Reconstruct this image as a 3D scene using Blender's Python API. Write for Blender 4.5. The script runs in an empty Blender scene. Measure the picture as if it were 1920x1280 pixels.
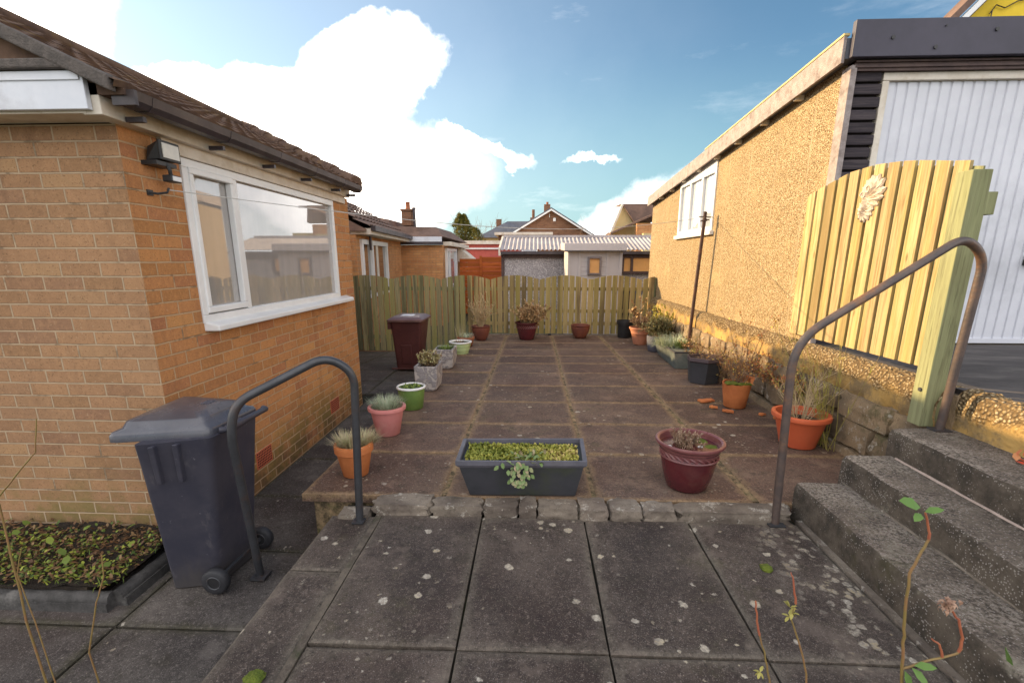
import bpy, bmesh, math, random
from mathutils import Vector, noise, Matrix
R = math.radians
random.seed(7)
C = bpy.context.scene.collection
scene = bpy.context.scene

# ---------------------------------------------------------------- camera, sky, sun, exposure
cam_d = bpy.data.cameras.new('camera'); cam = bpy.data.objects.new('camera', cam_d); C.objects.link(cam)
cam.location = (0, 0, 1.60)
cam.rotation_euler = (R(90 - 13.55), 0, R(2.55))
cam_d.sensor_width = 36; cam_d.lens = 887 / 1920 * 36
cam_d.shift_y = 60 / 1920
cam_d.clip_start = .05; cam_d.clip_end = 2000
scene.camera = cam
SUN = Vector((-1, .45, .42)).normalized()           # towards the sun
sd = bpy.data.lights.new('sun', 'SUN'); sd.energy = 4.8; sd.angle = R(.5); sd.color = (1.0, .72, .38)
so = bpy.data.objects.new('sun', sd); C.objects.link(so); so.rotation_euler = SUN.to_track_quat('Z', 'Y').to_euler()
scene.view_settings.view_transform = 'Standard'; scene.view_settings.look = 'None'
scene.view_settings.exposure = 1.0; scene.view_settings.gamma = 1

class N:
    """tiny node expression helper"""
    def __init__(s, tree): s.t = tree; s.n = tree.nodes; s.l = tree.links
    def new(s, ty, **k):
        n = s.n.new(ty)
        for a, b in k.items(): setattr(n, a, b)
        return n
    def put(s, sock, v):
        if v is None: return
        if isinstance(v, bpy.types.NodeSocket): s.l.new(v, sock)
        elif isinstance(v, (tuple, list)) and sock.type == 'RGBA': sock.default_value = tuple(v) + ((1,) if len(v) == 3 else ())
        else: sock.default_value = v
    def m(s, op, a, b=None, c=None, clamp=False):
        n = s.new('ShaderNodeMath', operation=op, use_clamp=clamp)
        for i, v in enumerate((a, b, c)):
            if v is not None: s.put(n.inputs[i], v)
        return n.outputs[0]
    def noise(s, vec, sc, det=4, rough=.55, dist=0, color=False):
        n = s.new('ShaderNodeTexNoise'); s.put(n.inputs['Vector'], vec); n.inputs['Scale'].default_value = sc
        n.inputs['Detail'].default_value = det; n.inputs['Roughness'].default_value = rough; n.inputs['Distortion'].default_value = dist
        return n.outputs['Color' if color else 'Fac']
    def voro(s, vec, sc, feat='F1', out='Distance', rnd=1):
        n = s.new('ShaderNodeTexVoronoi', feature=feat); s.put(n.inputs['Vector'], vec); n.inputs['Scale'].default_value = sc
        n.inputs['Randomness'].default_value = rnd
        return n.outputs[out]
    def ramp(s, fac, stops, interp='LINEAR'):
        n = s.new('ShaderNodeValToRGB'); e = n.color_ramp.elements; n.color_ramp.interpolation = interp
        while len(e) < len(stops): e.new(.5)
        for i, (p, c) in enumerate(stops):
            if isinstance(c, (int, float)): c = (c, c, c)
            e[i].position = p; e[i].color = tuple(c) + (1,)
        s.put(n.inputs[0], fac); return n.outputs[0]
    def mix(s, fac, a, b, mode='MIX'):
        n = s.new('ShaderNodeMix', data_type='RGBA', blend_type=mode); n.clamp_result = False
        s.put(n.inputs[0], fac); s.put(n.inputs[6], a); s.put(n.inputs[7], b); return n.outputs[2]
    def sstep(s, v, lo, hi):
        n = s.new('ShaderNodeMapRange', interpolation_type='SMOOTHSTEP'); s.put(n.inputs[0], v)
        n.inputs[1].default_value = lo; n.inputs[2].default_value = hi; return n.outputs[0]
    def coord(s, out='Object', scale=(1, 1, 1), rot=(0, 0, 0), loc=(0, 0, 0)):
        t = s.new('ShaderNodeTexCoord'); m = s.new('ShaderNodeMapping')
        s.l.new(t.outputs[out], m.inputs[0]); m.inputs['Scale'].default_value = scale
        m.inputs['Rotation'].default_value = rot; m.inputs['Location'].default_value = loc; return m.outputs[0]
    def pos(s, scale=(1, 1, 1)):
        g = s.new('ShaderNodeNewGeometry'); m = s.new('ShaderNodeMapping'); s.l.new(g.outputs['Position'], m.inputs[0])
        m.inputs['Scale'].default_value = scale; return m.outputs[0]
    def attr(s, name='tint'):
        return s.new('ShaderNodeAttribute', attribute_name=name).outputs['Fac']

# world: physical sky with cumulus drawn over it
w = bpy.data.worlds.new('World'); scene.world = w; w.use_nodes = True
W = N(w.node_tree); W.n.clear()
sky = W.new('ShaderNodeTexSky', sky_type='NISHITA'); sky.sun_disc = False
sky.sun_elevation = math.asin(SUN.z); sky.sun_rotation = math.atan2(SUN.x, SUN.y)
sky.air_density = 1.0; sky.dust_density = .6; sky.ozone_density = 2.0
gen = W.coord('Generated')
sp = W.new('ShaderNodeSeparateXYZ'); W.l.new(gen, sp.inputs[0]); gx, gy, gz = sp.outputs
yy = W.m('MAXIMUM', gy, .08)
wob = W.new('ShaderNodeSeparateColor'); W.l.new(W.noise(gen, 3.6, 10, .62, color=True), wob.inputs[0])
u = W.m('ADD', W.m('DIVIDE', gx, yy), W.m('MULTIPLY', W.m('SUBTRACT', wob.outputs[0], .5), .26))
v = W.m('ADD', W.m('DIVIDE', gz, yy), W.m('MULTIPLY', W.m('SUBTRACT', wob.outputs[1], .5), .22))
def ell(u0, v0, a, b, rot=0, soft=.35):
    c, s_ = math.cos(rot), math.sin(rot)
    du = W.m('SUBTRACT', u, u0); dv = W.m('SUBTRACT', v, v0)
    p = W.m('ADD', W.m('MULTIPLY', du, c / a), W.m('MULTIPLY', dv, s_ / a))
    q = W.m('SUBTRACT', W.m('MULTIPLY', dv, c / b), W.m('MULTIPLY', du, s_ / b))
    d = W.m('ADD', W.m('MULTIPLY', p, p), W.m('MULTIPLY', q, q))
    return W.sstep(d, 1 + soft, 1 - soft)
parts = [W.m('MULTIPLY', ell(-.62, .28, .80, .46, .1, .98), .055), ell(-.335, .345, .135, .075, .1, .55), ell(-.56, .285, .28, .085, -.1, .5), ell(-.78, .13, .60, .14, .05, .55), ell(-1.12, .50, .27, .34, .2, .8), ell(-.30, .165, .13, .05, -.1, .6),
         W.m('MULTIPLY', ell(-.10, .205, .085, .014, -.40, .9), .75), W.m('MULTIPLY', ell(.12, .168, .05, .006, 0, .9), .5), ell(.40, .095, .42, .105, .42, .5), ell(1.0, .16, .5, .12, .3, .8),
         W.m('MULTIPLY', W.sstep(W.noise(W.coord('Generated', (1.2, 1.2, 5)), 2.6, 9, .65), .52, .8), .16)]
cl = parts[0]
for p in parts[1:]: cl = W.m('MAXIMUM', cl, p)
back = W.m('MULTIPLY', W.sstep(W.noise(gen, 2.2, 8, .6), .36, .54), W.sstep(gy, .15, -.15))
cl = W.m('MAXIMUM', cl, back)
haze = W.m('MULTIPLY', W.sstep(W.m('DIVIDE', gz, yy), .42, .0), .80)
cmask = W.m('MULTIPLY', cl, W.sstep(gz, -.02, .02))
tint = W.mix(1.0, sky.outputs[0], (.64, .80, .80), 'MULTIPLY')
c1 = W.mix(haze, tint, (2.3, 3.7, 3.9))
cshade = W.noise(gen, 5, 7, .6)
cloudcol = W.mix(W.sstep(cshade, .35, .65), (8.6, 8.6, 8.9), (13.5, 13.0, 12.6))
glow = W.sstep(W.m('ADD', W.m('MULTIPLY', gx, -.80), W.m('MULTIPLY', gy, .60)), .35, 1.0)
ccol = W.mix(glow, cloudcol, (30., 26.5, 23.0))
c2 = W.mix(cmask, c1, ccol)
bg = W.new('ShaderNodeBackground'); W.l.new(c2, bg.inputs[0]); bg.inputs[1].default_value = .10
wo = W.new('ShaderNodeOutputWorld'); W.l.new(bg.outputs[0], wo.inputs[0])

# ---------------------------------------------------------------- materials
MATS = {}
def mat(name, fn, rough=.85, metallic=0, spec=.3):
    if name in MATS: return MATS[name]
    m = bpy.data.materials.new(name); m.use_nodes = True; n = N(m.node_tree); b = n.n['Principled BSDF']
    b.inputs['Roughness'].default_value = rough; b.inputs['Metallic'].default_value = metallic
    b.inputs['Specular IOR Level'].default_value = spec
    r = fn(n)
    if not isinstance(r, dict): r = {'col': r}
    n.put(b.inputs['Base Color'], r['col'])
    if 'rough' in r: n.put(b.inputs['Roughness'], r['rough'])
    if 'bump' in r:
        bp = n.new('ShaderNodeBump'); n.put(bp.inputs['Height'], r['bump']); bp.inputs['Distance'].default_value = r.get('dist', .005)
        bp.inputs['Strength'].default_value = r.get('str', .8); n.l.new(bp.outputs[0], b.inputs['Normal'])
    MATS[name] = m; return m

def plain(name, c1, c2=None, scale=8, rough=.6, bump=.0, metallic=0, spec=.4, stretch=(1, 1, 1), dirt=None):
    """mottled two-tone surface with an optional dirt tone"""
    c2 = c2 or tuple(x * .72 for x in c1)
    def f(n):
        p = n.pos(stretch)
        a = n.noise(p, scale, 6, .6); b = n.noise(p, scale * 6, 3)
        col = n.mix(n.sstep(n.m('ADD', n.m('MULTIPLY', a, .75), n.m('MULTIPLY', b, .25)), .35, .65), c1, c2)
        if dirt: col = n.mix(n.m('MULTIPLY', n.sstep(n.noise(p, scale * .45, 8, .7), .5, .72), .8), col, dirt)
        r = {'col': col, 'rough': n.m('ADD', rough - .1, n.m('MULTIPLY', a, .2))}
        if bump: r['bump'] = n.m('ADD', b, n.m('MULTIPLY', a, .6)); r['dist'] = bump
        return r
    return mat(name, f, rough, metallic, spec)

def brickmat(name, ca, cb, mortar, off=(0, 0), msize=.010, moss=False, dark=.0):
    def f(n):
        uv = n.coord('UV', loc=(off[0], off[1], 0))
        bt = n.new('ShaderNodeTexBrick'); n.put(bt.inputs['Vector'], n.mix(.006, uv, n.noise(uv, 9, 3, color=True), 'ADD'))
        bt.offset = .5; bt.inputs['Scale'].default_value = 1; bt.inputs['Brick Width'].default_value = .225; bt.inputs['Row Height'].default_value = .075
        bt.inputs['Mortar Size'].default_value = msize * .56; bt.inputs['Mortar Smooth'].default_value = .25; bt.inputs['Bias'].default_value = 0
        bt.inputs['Color1'].default_value = (0, 0, 0, 1); bt.inputs['Color2'].default_value = (1, 1, 1, 1); bt.inputs['Mortar'].default_value = (.5, .5, .5, 1)
        v_ = n.m('MULTIPLY', bt.outputs['Color'], 1.0)
        col = n.ramp(v_, [(0, ca), (.35, tuple((x * 2 + y) / 3 for x, y in zip(ca, cb))), (.62, tuple(x * .78 for x in ca)), (.82, cb), (1, (ca[0] * 1.05, ca[1] * 1.12, ca[2] * 1.1))])
        p = n.pos()
        col = n.mix(n.m('MULTIPLY', n.sstep(n.noise(p, 38, 5, .75), .42, .68), .35), col, tuple(x * 1.35 for x in ca))
        spk = n.noise(p, 120, 3); big = n.noise(p, 1.7, 5, .6)
        col = n.mix(n.sstep(spk, .56, .75), col, tuple(x * .45 for x in ca))
        col = n.mix(n.m('MULTIPLY', n.sstep(n.noise(p, 22, 5, .7), .55, .8), .5), col, tuple(x * .6 for x in cb))
        col = n.mix(n.m('MULTIPLY', n.sstep(big, .45, .75), .35), col, tuple(x * .7 for x in cb))
        col = n.mix(n.m('MULTIPLY', n.sstep(n.noise(n.pos((1, 1, .12)), 5, 6, .7), .50, .70), .38), col, tuple(x * .55 for x in cb))
        col = n.mix(n.m('MULTIPLY', n.sstep(n.noise(p, 55, 4, .8), .60, .70), .35), col, (.62, .48, .34))
        if moss:
            z = n.new('ShaderNodeSeparateXYZ'); n.l.new(n.pos(), z.inputs[0])
            low = n.m('MULTIPLY', n.sstep(z.outputs[2], .50, .05), n.sstep(n.noise(p, 3.2, 6, .7), .40, .62))
            col = n.mix(n.m('MULTIPLY', low, .75), col, (.17, .14, .045))
            base = n.m('MULTIPLY', n.sstep(z.outputs[2], .12, -.1), n.sstep(n.noise(p, 6, 6, .7), .35, .6))
            col = n.mix(n.m('MULTIPLY', base, .6), col, (.07, .05, .035))
        mc = n.mix(n.noise(p, 14, 5), mortar, tuple(x * .6 for x in mortar))
        mc = n.mix(n.m('MULTIPLY', n.sstep(n.noise(p, 5, 4, .7), .56, .66), .55), mc, (.09, .06, .035))
        col = n.mix(bt.outputs['Fac'], col, mc)
        h = n.m('ADD', n.m('MULTIPLY', n.m('SUBTRACT', 1, bt.outputs['Fac']), 1.0), n.m('MULTIPLY', spk, .22))
        h = n.m('ADD', h, n.m('MULTIPLY', v_, .2))
        return {'col': col, 'bump': h, 'dist': .010, 'str': 1.0}
    return mat(name, f, .9, 0, .2)

BR_A, BR_B, MORT = (.53, .25, .095), (.40, .17, .085), (.64, .42, .24)
M_brick = brickmat('brick sandy warm bounce', BR_A, BR_B, MORT, (-2.513 % .225, -.012), moss=True)  # same bungalow brick, made oranger to paint in warm bounced light
M_brick_side = brickmat('brick sandy buff', (.37, .21, .11), (.27, .15, .09), (.52, .38, .25), (2.107 + .1125, -.012), moss=True)
M_brick_far = brickmat('brick bungalow behind', (.56, .28, .12), (.45, .20, .09), (.52, .34, .2), (0, 0))
M_brick_dark = brickmat('brick dark gable', (.26, .13, .075), (.16, .08, .05), (.30, .2, .14), (0, 0))

def slabmat(name, base, light, lich=.62, moss=1.0, gold=0., edgec=(.05, .05, .025)):
    def f(n):
        p = n.pos(); t = n.attr()
        a = n.noise(p, 2.4, 7, .62, .4); b = n.noise(p, 34, 5, .7); g = n.noise(p, 210, 2)
        col = n.mix(n.sstep(n.m('ADD', n.m('MULTIPLY', a, .8), n.m('MULTIPLY', b, .25)), .36, .68), base, light)
        col = n.mix(n.m('MULTIPLY', n.sstep(n.noise(p, .9, 4, .6), .45, .62), .5), col, (base[0] * .9, base[1] * .68, base[2] * .62))
        col = n.mix(.42, col, n.ramp(t, [(0, .42), (1, 1.1)]), 'MULTIPLY')
        col = n.mix(n.m('MULTIPLY', n.sstep(g, .58, .72), .45), col, (.40, .36, .33))
        col = n.mix(n.m('MULTIPLY', n.sstep(g, .42, .30), .5), col, (.02, .016, .014))
        col = n.mix(n.m('MULTIPLY', n.sstep(n.noise(p, 7, 7, .75), .53, .66), .55), col, (.035, .03, .022))
        if moss: col = n.mix(n.m('MULTIPLY', n.sstep(n.noise(p, 1.6, 8, .75), .56, .70), .55 * moss), col, (.085, .085, .03))
        e = n.attr('edge')
        ew = n.sstep(n.m('ADD', e, n.m('MULTIPLY', n.m('SUBTRACT', n.noise(p, 9, 6, .75), .5), 1.1)), .52, 1.15)
        col = n.mix(n.m('MULTIPLY', ew, .75), col, n.mix(n.sstep(n.noise(p, 45, 4, .8), .4, .65), edgec, tuple(x * .55 for x in edgec)))
        col = n.mix(n.m('MULTIPLY', n.sstep(n.noise(p, 62, 3, .8), .56, .66), .38), col, tuple(min(1, x * 2.4) for x in light))
        col = n.mix(n.m('MULTIPLY', n.sstep(n.noise(p, 52, 4, .8), .46, .36), .55), col, tuple(x * .3 for x in base))
        col = n.mix(n.m('MULTIPLY', n.sstep(n.noise(p, 4.5, 7, .7), .54, .66), .45), col, tuple(x * 1.4 for x in light))
        # lichen: round pale blotches, gathered in drifts
        q = n.mix(.045, p, n.noise(p, 26, 6, .75, color=True), 'ADD')
        v1 = n.voro(q, 13); v1c = n.new('ShaderNodeSeparateColor'); n.l.new(n.voro(q, 13, out='Color'), v1c.inputs[0])
        rad = n.m('MULTIPLY', n.m('SUBTRACT', v1c.outputs[0], .55), .72)
        sp1 = n.sstep(n.m('SUBTRACT', v1, rad), .03, -.04)
        drift = n.sstep(n.noise(p, 1.3, 3), lich - .04, lich + .08)
        v2 = n.voro(q, 34); v2c = n.new('ShaderNodeSeparateColor'); n.l.new(n.voro(q, 34, out='Color'), v2c.inputs[0])
        sp2 = n.m('MULTIPLY', n.sstep(n.m('SUBTRACT', v2, n.m('MULTIPLY', n.m('SUBTRACT', v2c.outputs[0], .66), .95)), .03, -.05), n.sstep(n.noise(p, 2.1, 3), .46, .62))
        sx = n.new('ShaderNodeSeparateXYZ'); n.l.new(p, sx.inputs[0]); near = n.m('MULTIPLY', n.sstep(sx.outputs[0], 1.10, 1.40), n.sstep(sx.outputs[1], 2.6, 2.2)); v3 = n.m('MULTIPLY', n.sstep(n.voro(q, 24), .50, .34), n.sstep(n.noise(p, 5, 5, .7), .45, .55)); sp2 = n.m('MAXIMUM', sp2, n.m('MULTIPLY', v3, near))
        lc = n.mix(n.sstep(n.noise(p, 90, 3), .35, .6), n.mix(v1c.outputs[1], (.58, .54, .47), (.50, .40, .24)), (.34, .30, .25))
        col = n.mix(n.m('MULTIPLY', n.m('MAXIMUM', n.m('MULTIPLY', sp1, drift), n.m('MULTIPLY', sp2, .8)), .85), col, lc)
        return {'col': col, 'bump': n.m('ADD', n.m('MULTIPLY', g, .5), b), 'dist': .0035, 'rough': n.m('ADD', .62, n.m('MULTIPLY', a, .3))}
    return mat(name, f, .8, 0, .3)
M_patio = slabmat('patio slab', (.095, .058, .045), (.185, .122, .088), .54, .8, gold=1, edgec=(.36, .24, .13))
M_plat = slabmat('landing slab', (.042, .031, .028), (.115, .090, .075), .38, .5, edgec=(.17, .145, .115))
M_path = slabmat('path slab', (.050, .042, .040), (.12, .105, .095), .66, .4, edgec=(.06, .055, .03))
M_joint = plain('joint', (.34, .235, .13), (.05, .04, .025), 16, .95, .004, dirt=(.06, .07, .02))
M_jointdark = plain('dark joint', (.03, .026, .02), (.012, .012, .008), 9, .95, .004, dirt=(.045, .055, .015))
def stepm(n):
    p = n.pos(); g = n.noise(p, 95, 4, .75); b = n.noise(p, 9, 6, .7)
    gn = n.new('ShaderNodeNewGeometry'); s3 = n.new('ShaderNodeSeparateXYZ'); n.l.new(gn.outputs['Normal'], s3.inputs[0])
    up = n.sstep(s3.outputs[2], .3, .9)
    col = n.mix(n.sstep(b, .35, .65), (.055, .044, .034), (.135, .108, .082))
    worn = n.mix(n.sstep(n.noise(p, 3, 4), .35, .7), (.17, .135, .11), (.37, .315, .265))
    col = n.mix(n.m('MULTIPLY', up, n.sstep(n.noise(p, 60, 4, .8), .40, .60)), col, worn)
    spk = n.voro(p, 105); sc_ = n.new('ShaderNodeSeparateColor'); n.l.new(n.voro(p, 105, out='Color'), sc_.inputs[0])
    m_ = n.m('MULTIPLY', n.sstep(spk, .42, .22), n.sstep(sc_.outputs[0], .55, .75))
    col = n.mix(n.m('MULTIPLY', m_, .75), col, (.40, .36, .33))
    col = n.mix(n.m('MULTIPLY', n.sstep(n.noise(p, 5, 5, .7), .60, .72), .6), col, (.30, .27, .21))
    col = n.mix(n.m('MULTIPLY', n.sstep(n.noise(p, 2.6, 6, .7), .58, .70), .5), col, (.06, .055, .015))
    return {'col': col, 'bump': n.m('ADD', g, n.m('MULTIPLY', b, .5)), 'dist': .012, 'str': 1}
M_step = mat('exposed aggregate step', stepm, .85, 0, .35)
def stonem(ca, cb, cc):
    def f(n):
        p = n.pos(); a = n.noise(p, 4, 6, .65); b = n.noise(p, 40, 5, .7); t = n.attr()
        col = n.mix(n.sstep(a, .35, .66), ca, cb); col = n.mix(n.sstep(b, .56, .72), col, tuple(x * .4 for x in ca))
        col = n.mix(.5, col, n.ramp(t, [(0, .55), (1, 1.15)]), 'MULTIPLY')
        col = n.mix(n.m('MULTIPLY', n.sstep(n.noise(p, 3.1, 7, .75), .55, .66), .7), col, cc)
        col = n.mix(n.m('MULTIPLY', n.sstep(n.noise(p, 11, 5, .8), .56, .64), .65), col, (.50, .46, .40)); col = n.mix(n.m('MULTIPLY', n.sstep(n.noise(p, 80, 3, .8), .40, .32), .7), col, tuple(x * .25 for x in ca))
        return {'col': col, 'bump': n.m('ADD', n.m('MULTIPLY', a, .8), n.m('MULTIPLY', b, .6)), 'dist': .02, 'str': .9}
    return f
M_rstone = mat('retaining sandstone', stonem((.32, .23, .14), (.17, .13, .09), (.07, .07, .03)), .92, 0, .2)
M_kerb = mat('kerb stone', stonem((.30, .25, .20), (.15, .12, .10), (.07, .065, .045)), .92, 0, .2)
def conglo(n):
    p = n.pos(); q = n.mix(.02, p, n.noise(p, 12, 4, color=True), 'ADD')
    v1 = n.voro(q, 52); vc = n.new('ShaderNodeSeparateColor'); n.l.new(n.voro(q, 52, out='Color'), vc.inputs[0])
    big = n.noise(p, 3, 5, .6)
    col = n.ramp(vc.outputs[0], [(0, (.20, .14, .08)), (.5, (.38, .28, .15)), (1, (.50, .40, .26))])
    col = n.mix(n.sstep(v1, .30, .55), col, (.15, .10, .05))
    z = n.new('ShaderNodeSeparateXYZ'); n.l.new(p, z.inputs[0])
    smooth_ = n.sstep(n.m('ADD', n.m('MULTIPLY', n.noise(p, 6, 4), .22), z.outputs[2]), .92, .84)
    col = n.mix(smooth_, col, n.mix(n.sstep(n.noise(p, 5, 6, .7), .42, .6), (.46, .29, .10), (.24, .17, .09)))
    h = n.m('MULTIPLY', n.m('SUBTRACT', 1, v1), n.m('SUBTRACT', 1, n.m('MULTIPLY', smooth_, .9)))
    return {'col': col, 'bump': n.m('ADD', h, n.m('MULTIPLY', n.noise(p, 50, 4), .2)), 'dist': .025, 'str': 1}
M_conglo = mat('pebbly wall concrete', conglo, .9, 0, .2)
def dash(base, light, dark, sc, panel=0):
    def f(n):
        p = n.pos(); q = n.mix(.004, p, n.noise(p, 60, 3, color=True), 'ADD')
        v1 = n.voro(q, sc); vc = n.new('ShaderNodeSeparateColor'); n.l.new(n.voro(q, sc, out='Color'), vc.inputs[0])
        col = n.ramp(vc.outputs[0], [(0, dark), (.22, base), (.6, base), (.85, light), (1, tuple(min(1, x * 1.3) for x in light))])
        col = n.mix(n.sstep(v1, .42, .7), col, dark)
        col = n.mix(n.m('MULTIPLY', n.sstep(n.noise(p, .8, 5, .6), .45, .7), .25), col, base)
        st = n.sstep(n.noise(n.pos((1, 1, .09)), 3.2, 6, .7), .50, .72); col = n.mix(n.m('MULTIPLY', st, .40), col, tuple(x * .62 for x in base))
        col = n.mix(n.m('MULTIPLY', n.sstep(n.noise(p, 1.6, 7, .7), .54, .70), .35), col, tuple(x * 1.3 for x in base))
        h = n.m('SUBTRACT', 1, v1)
        if panel:
            s3 = n.new('ShaderNodeSeparateXYZ'); n.l.new(p, s3.inputs[0])
            fr = n.m('FRACT', n.m('DIVIDE', n.m('ADD', s3.outputs[1], .2), panel)); e = n.m('MINIMUM', fr, n.m('SUBTRACT', 1, fr))
            g = n.sstep(e, .030, .010)
            col = n.mix(n.m('MULTIPLY', g, .7), col, n.mix(n.noise(p, 3, 4), dark, light)); h = n.m('SUBTRACT', h, n.m('MULTIPLY', g, 1.5))
        return {'col': col, 'bump': h, 'dist': .004, 'str': .9}
    return f
M_dash = mat('pebbledash panels', dash((.42, .305, .165), (.58, .47, .31), (.12, .075, .035), 150, .61), .9, 0, .2)
M_dashgrey = mat('grey pebbledash', dash((.42, .39, .40), (.62, .58, .58), (.26, .24, .25), 48), .9, 0, .2)
def wood(name, ca, cb, green=None, grain=40, axis='Z', gam=.6, bump=.003, wear=None):
    def f(n):
        sc = {'Z': (1, 1, .05), 'Y': (1, .05, 1), 'X': (.05, 1, 1)}[axis]
        oi = n.new('ShaderNodeObjectInfo'); t = n.attr()
        p0 = n.pos(sc); off = n.new('ShaderNodeVectorMath', operation='ADD'); n.l.new(p0, off.inputs[0])
        cmb = n.new('ShaderNodeCombineXYZ'); k = n.m('MULTIPLY', n.m('ADD', oi.outputs['Random'], t), 9.7)
        for i in range(3): n.l.new(k, cmb.inputs[i])
        n.l.new(cmb.outputs[0], off.inputs[1]); p = off.outputs[0]
        a = n.noise(p, grain, 6, .65, 1.2); b = n.noise(p, grain * .22, 5, .6, .6)
        col = n.mix(n.sstep(a, .38, .66), ca, cb)
        col = n.mix(.55, col, n.ramp(n.m('FRACT', n.m('ADD', oi.outputs['Random'], n.m('MULTIPLY', t, 3.7))), [(0, .62), (.5, .95), (1, 1.25)]), 'MULTIPLY')
        col = n.mix(n.m('MULTIPLY', n.sstep(n.noise(p, grain * 2.3, 3, .7), .56, .66), .5), col, tuple(x * .45 for x in cb))
        kn = n.voro(n.pos((1, 1, .35) if axis == 'Z' else (.35, 1, 1)), 5.5); col = n.mix(n.m('MULTIPLY', n.sstep(kn, .085, .03), .75), col, tuple(x * .35 for x in cb))
        if green: col = n.mix(n.m('MULTIPLY', n.sstep(b, .40, .66), gam), col, green)
        if wear: col = n.mix(n.m('MULTIPLY', n.sstep(n.noise(p, grain * .12, 6, .7), .52, .62), .8), col, wear)
        return {'col': col, 'bump': a, 'dist': bump, 'str': .8}
    return mat(name, f, .88, 0, .2)
M_fence = wood('weathered picket', (.34, .25, .11), (.42, .32, .16), (.23, .20, .05), 26, gam=.7, wear=(.10, .07, .04))
M_fenceL = wood('green picket', (.30, .25, .13), (.21, .19, .12), (.25, .24, .06), 26, gam=.6, wear=(.085, .085, .05))
M_gate = wood('gate board', (.50, .375, .20), (.30, .205, .10), (.34, .29, .09), 30, gam=.55, wear=(.22, .16, .07))
M_post = wood('green post', (.27, .28, .15), (.20, .20, .11), (.12, .13, .06), 30, gam=.5)
M_boarddark = plain('gravel board', (.22, .12, .06), (.12, .07, .04), 6, .9)
M_orange = wood('orange panel', (.50, .13, .03), (.36, .08, .02), (.30, .09, .02), 18, 'X', .6)
M_slat = wood('dark slat', (.045, .038, .046), (.085, .07, .075), None, 50, 'X')
M_redwall = plain('red painted wall', (.50, .12, .09), (.42, .09, .08), 5, .8, .0)
M_white = plain('white plastic', (.80, .80, .80), (.74, .74, .74), 4, .35, spec=.5)
M_offwhite = plain('painted fascia', (.72, .66, .58), (.62, .55, .46), 6, .6, dirt=(.45, .36, .25))
M_wfascia = plain('white fascia board', (.70, .72, .78), (.62, .65, .72), 3, .4, dirt=(.42, .42, .45))
M_gut = plain('gutter brown', (.055, .042, .05), (.035, .028, .032), 6, .42, spec=.5, dirt=(.09, .07, .065))
M_tile = plain('roof tile', (.155, .098, .07), (.085, .056, .045), 5, .95, .004, spec=.05, dirt=(.16, .10, .035))
M_tilefar = plain('roof tile far', (.20, .125, .095), (.13, .085, .07), 3, .9, .004, dirt=(.09, .06, .05))
M_slate = plain('grey roof', (.12, .125, .15), (.085, .09, .11), 3, .8)
M_mortar = plain('verge mortar', (.13, .11, .10), (.08, .07, .065), 20, .95, .006)
M_black = plain('black plastic', (.018, .018, .02), (.028, .028, .03), 8, .45, spec=.5)
def navyf(n):
    p = n.pos(); a = n.noise(p, 4, 6, .65); b = n.noise(n.pos((1, 1, .35)), 14, 6, .75)
    col = n.mix(n.sstep(a, .35, .65), (.036, .036, .054), (.056, .053, .070))
    col = n.mix(n.m('MULTIPLY', n.sstep(b, .56, .70), .55), col, (.11, .10, .11))
    col = n.mix(n.m('MULTIPLY', n.sstep(n.noise(p, 30, 6, .8), .64, .70), .6), col, (.26, .25, .27))
    z = n.new('ShaderNodeSeparateXYZ'); n.l.new(p, z.inputs[0])
    col = n.mix(n.m('MULTIPLY', n.sstep(n.m('ADD', z.outputs[2], n.m('MULTIPLY', b, .4)), .30, .05), .6), col, (.085, .075, .065))
    return {'col': col, 'rough': n.m('ADD', .38, n.m('MULTIPLY', b, .25)), 'bump': b, 'dist': .001}
M_navy = mat('navy bin plastic', navyf, .42, 0, .5)
M_navylid = plain('navy lid plastic', (.080, .082, .10), (.055, .056, .072), 6, .28, spec=.6, dirt=(.10, .09, .10))
M_brownbin = plain('brown bin plastic', (.105, .034, .030), (.08, .026, .024), 5, .45, spec=.4)
M_brownlid = plain('brown lid plastic', (.16, .085, .075), (.12, .06, .055), 6, .4, spec=.5)
M_rubber = plain('tyre rubber', (.022, .022, .026), (.035, .035, .04), 12, .6)
M_steel = plain('painted rail', (.060, .062, .070), (.045, .046, .052), 14, .42, .001, metallic=.3, spec=.6, dirt=(.10, .055, .04))
M_rust = plain('rusty rail', (.12, .085, .072), (.070, .056, .054), 9, .45, .002, metallic=.2, spec=.5, dirt=(.26, .12, .05))
M_pole = plain('rusty pole', (.10, .05, .035), (.05, .03, .028), 10, .6, .002, dirt=(.20, .08, .04))
M_terra = plain('terracotta', (.55, .19, .065), (.44, .14, .05), 6, .8, .001, spec=.2, dirt=(.38, .13, .06))
M_terradark = plain('terracotta dark', (.36, .125, .055), (.28, .10, .05), 6, .85, dirt=(.2, .1, .06))
M_orangepl = plain('orange plastic', (.62, .13, .05), (.54, .105, .045), 3, .45, spec=.4, dirt=(.5, .13, .06))
M_bell = plain('pale terracotta', (.58, .24, .14), (.48, .19, .11), 6, .8, dirt=(.5, .26, .18))
M_pink = plain('pink plastic', (.62, .24, .22), (.55, .20, .19), 4, .55, spec=.3, dirt=(.62, .32, .28))
M_green = plain('green plastic', (.16, .25, .06), (.12, .20, .05), 5, .5, spec=.3, dirt=(.26, .30, .12))
M_ltgreen = plain('pale green plastic', (.48, .60, .30), (.40, .50, .24), 5, .5, dirt=(.3, .34, .16))
M_maroon = plain('maroon glaze', (.105, .017, .022), (.075, .014, .02), 5, .22, spec=.6, dirt=(.13, .045, .04))
M_maroonrim = plain('maroon rim glaze', (.22, .085, .08), (.15, .045, .05), 10, .3, spec=.6)
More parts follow.
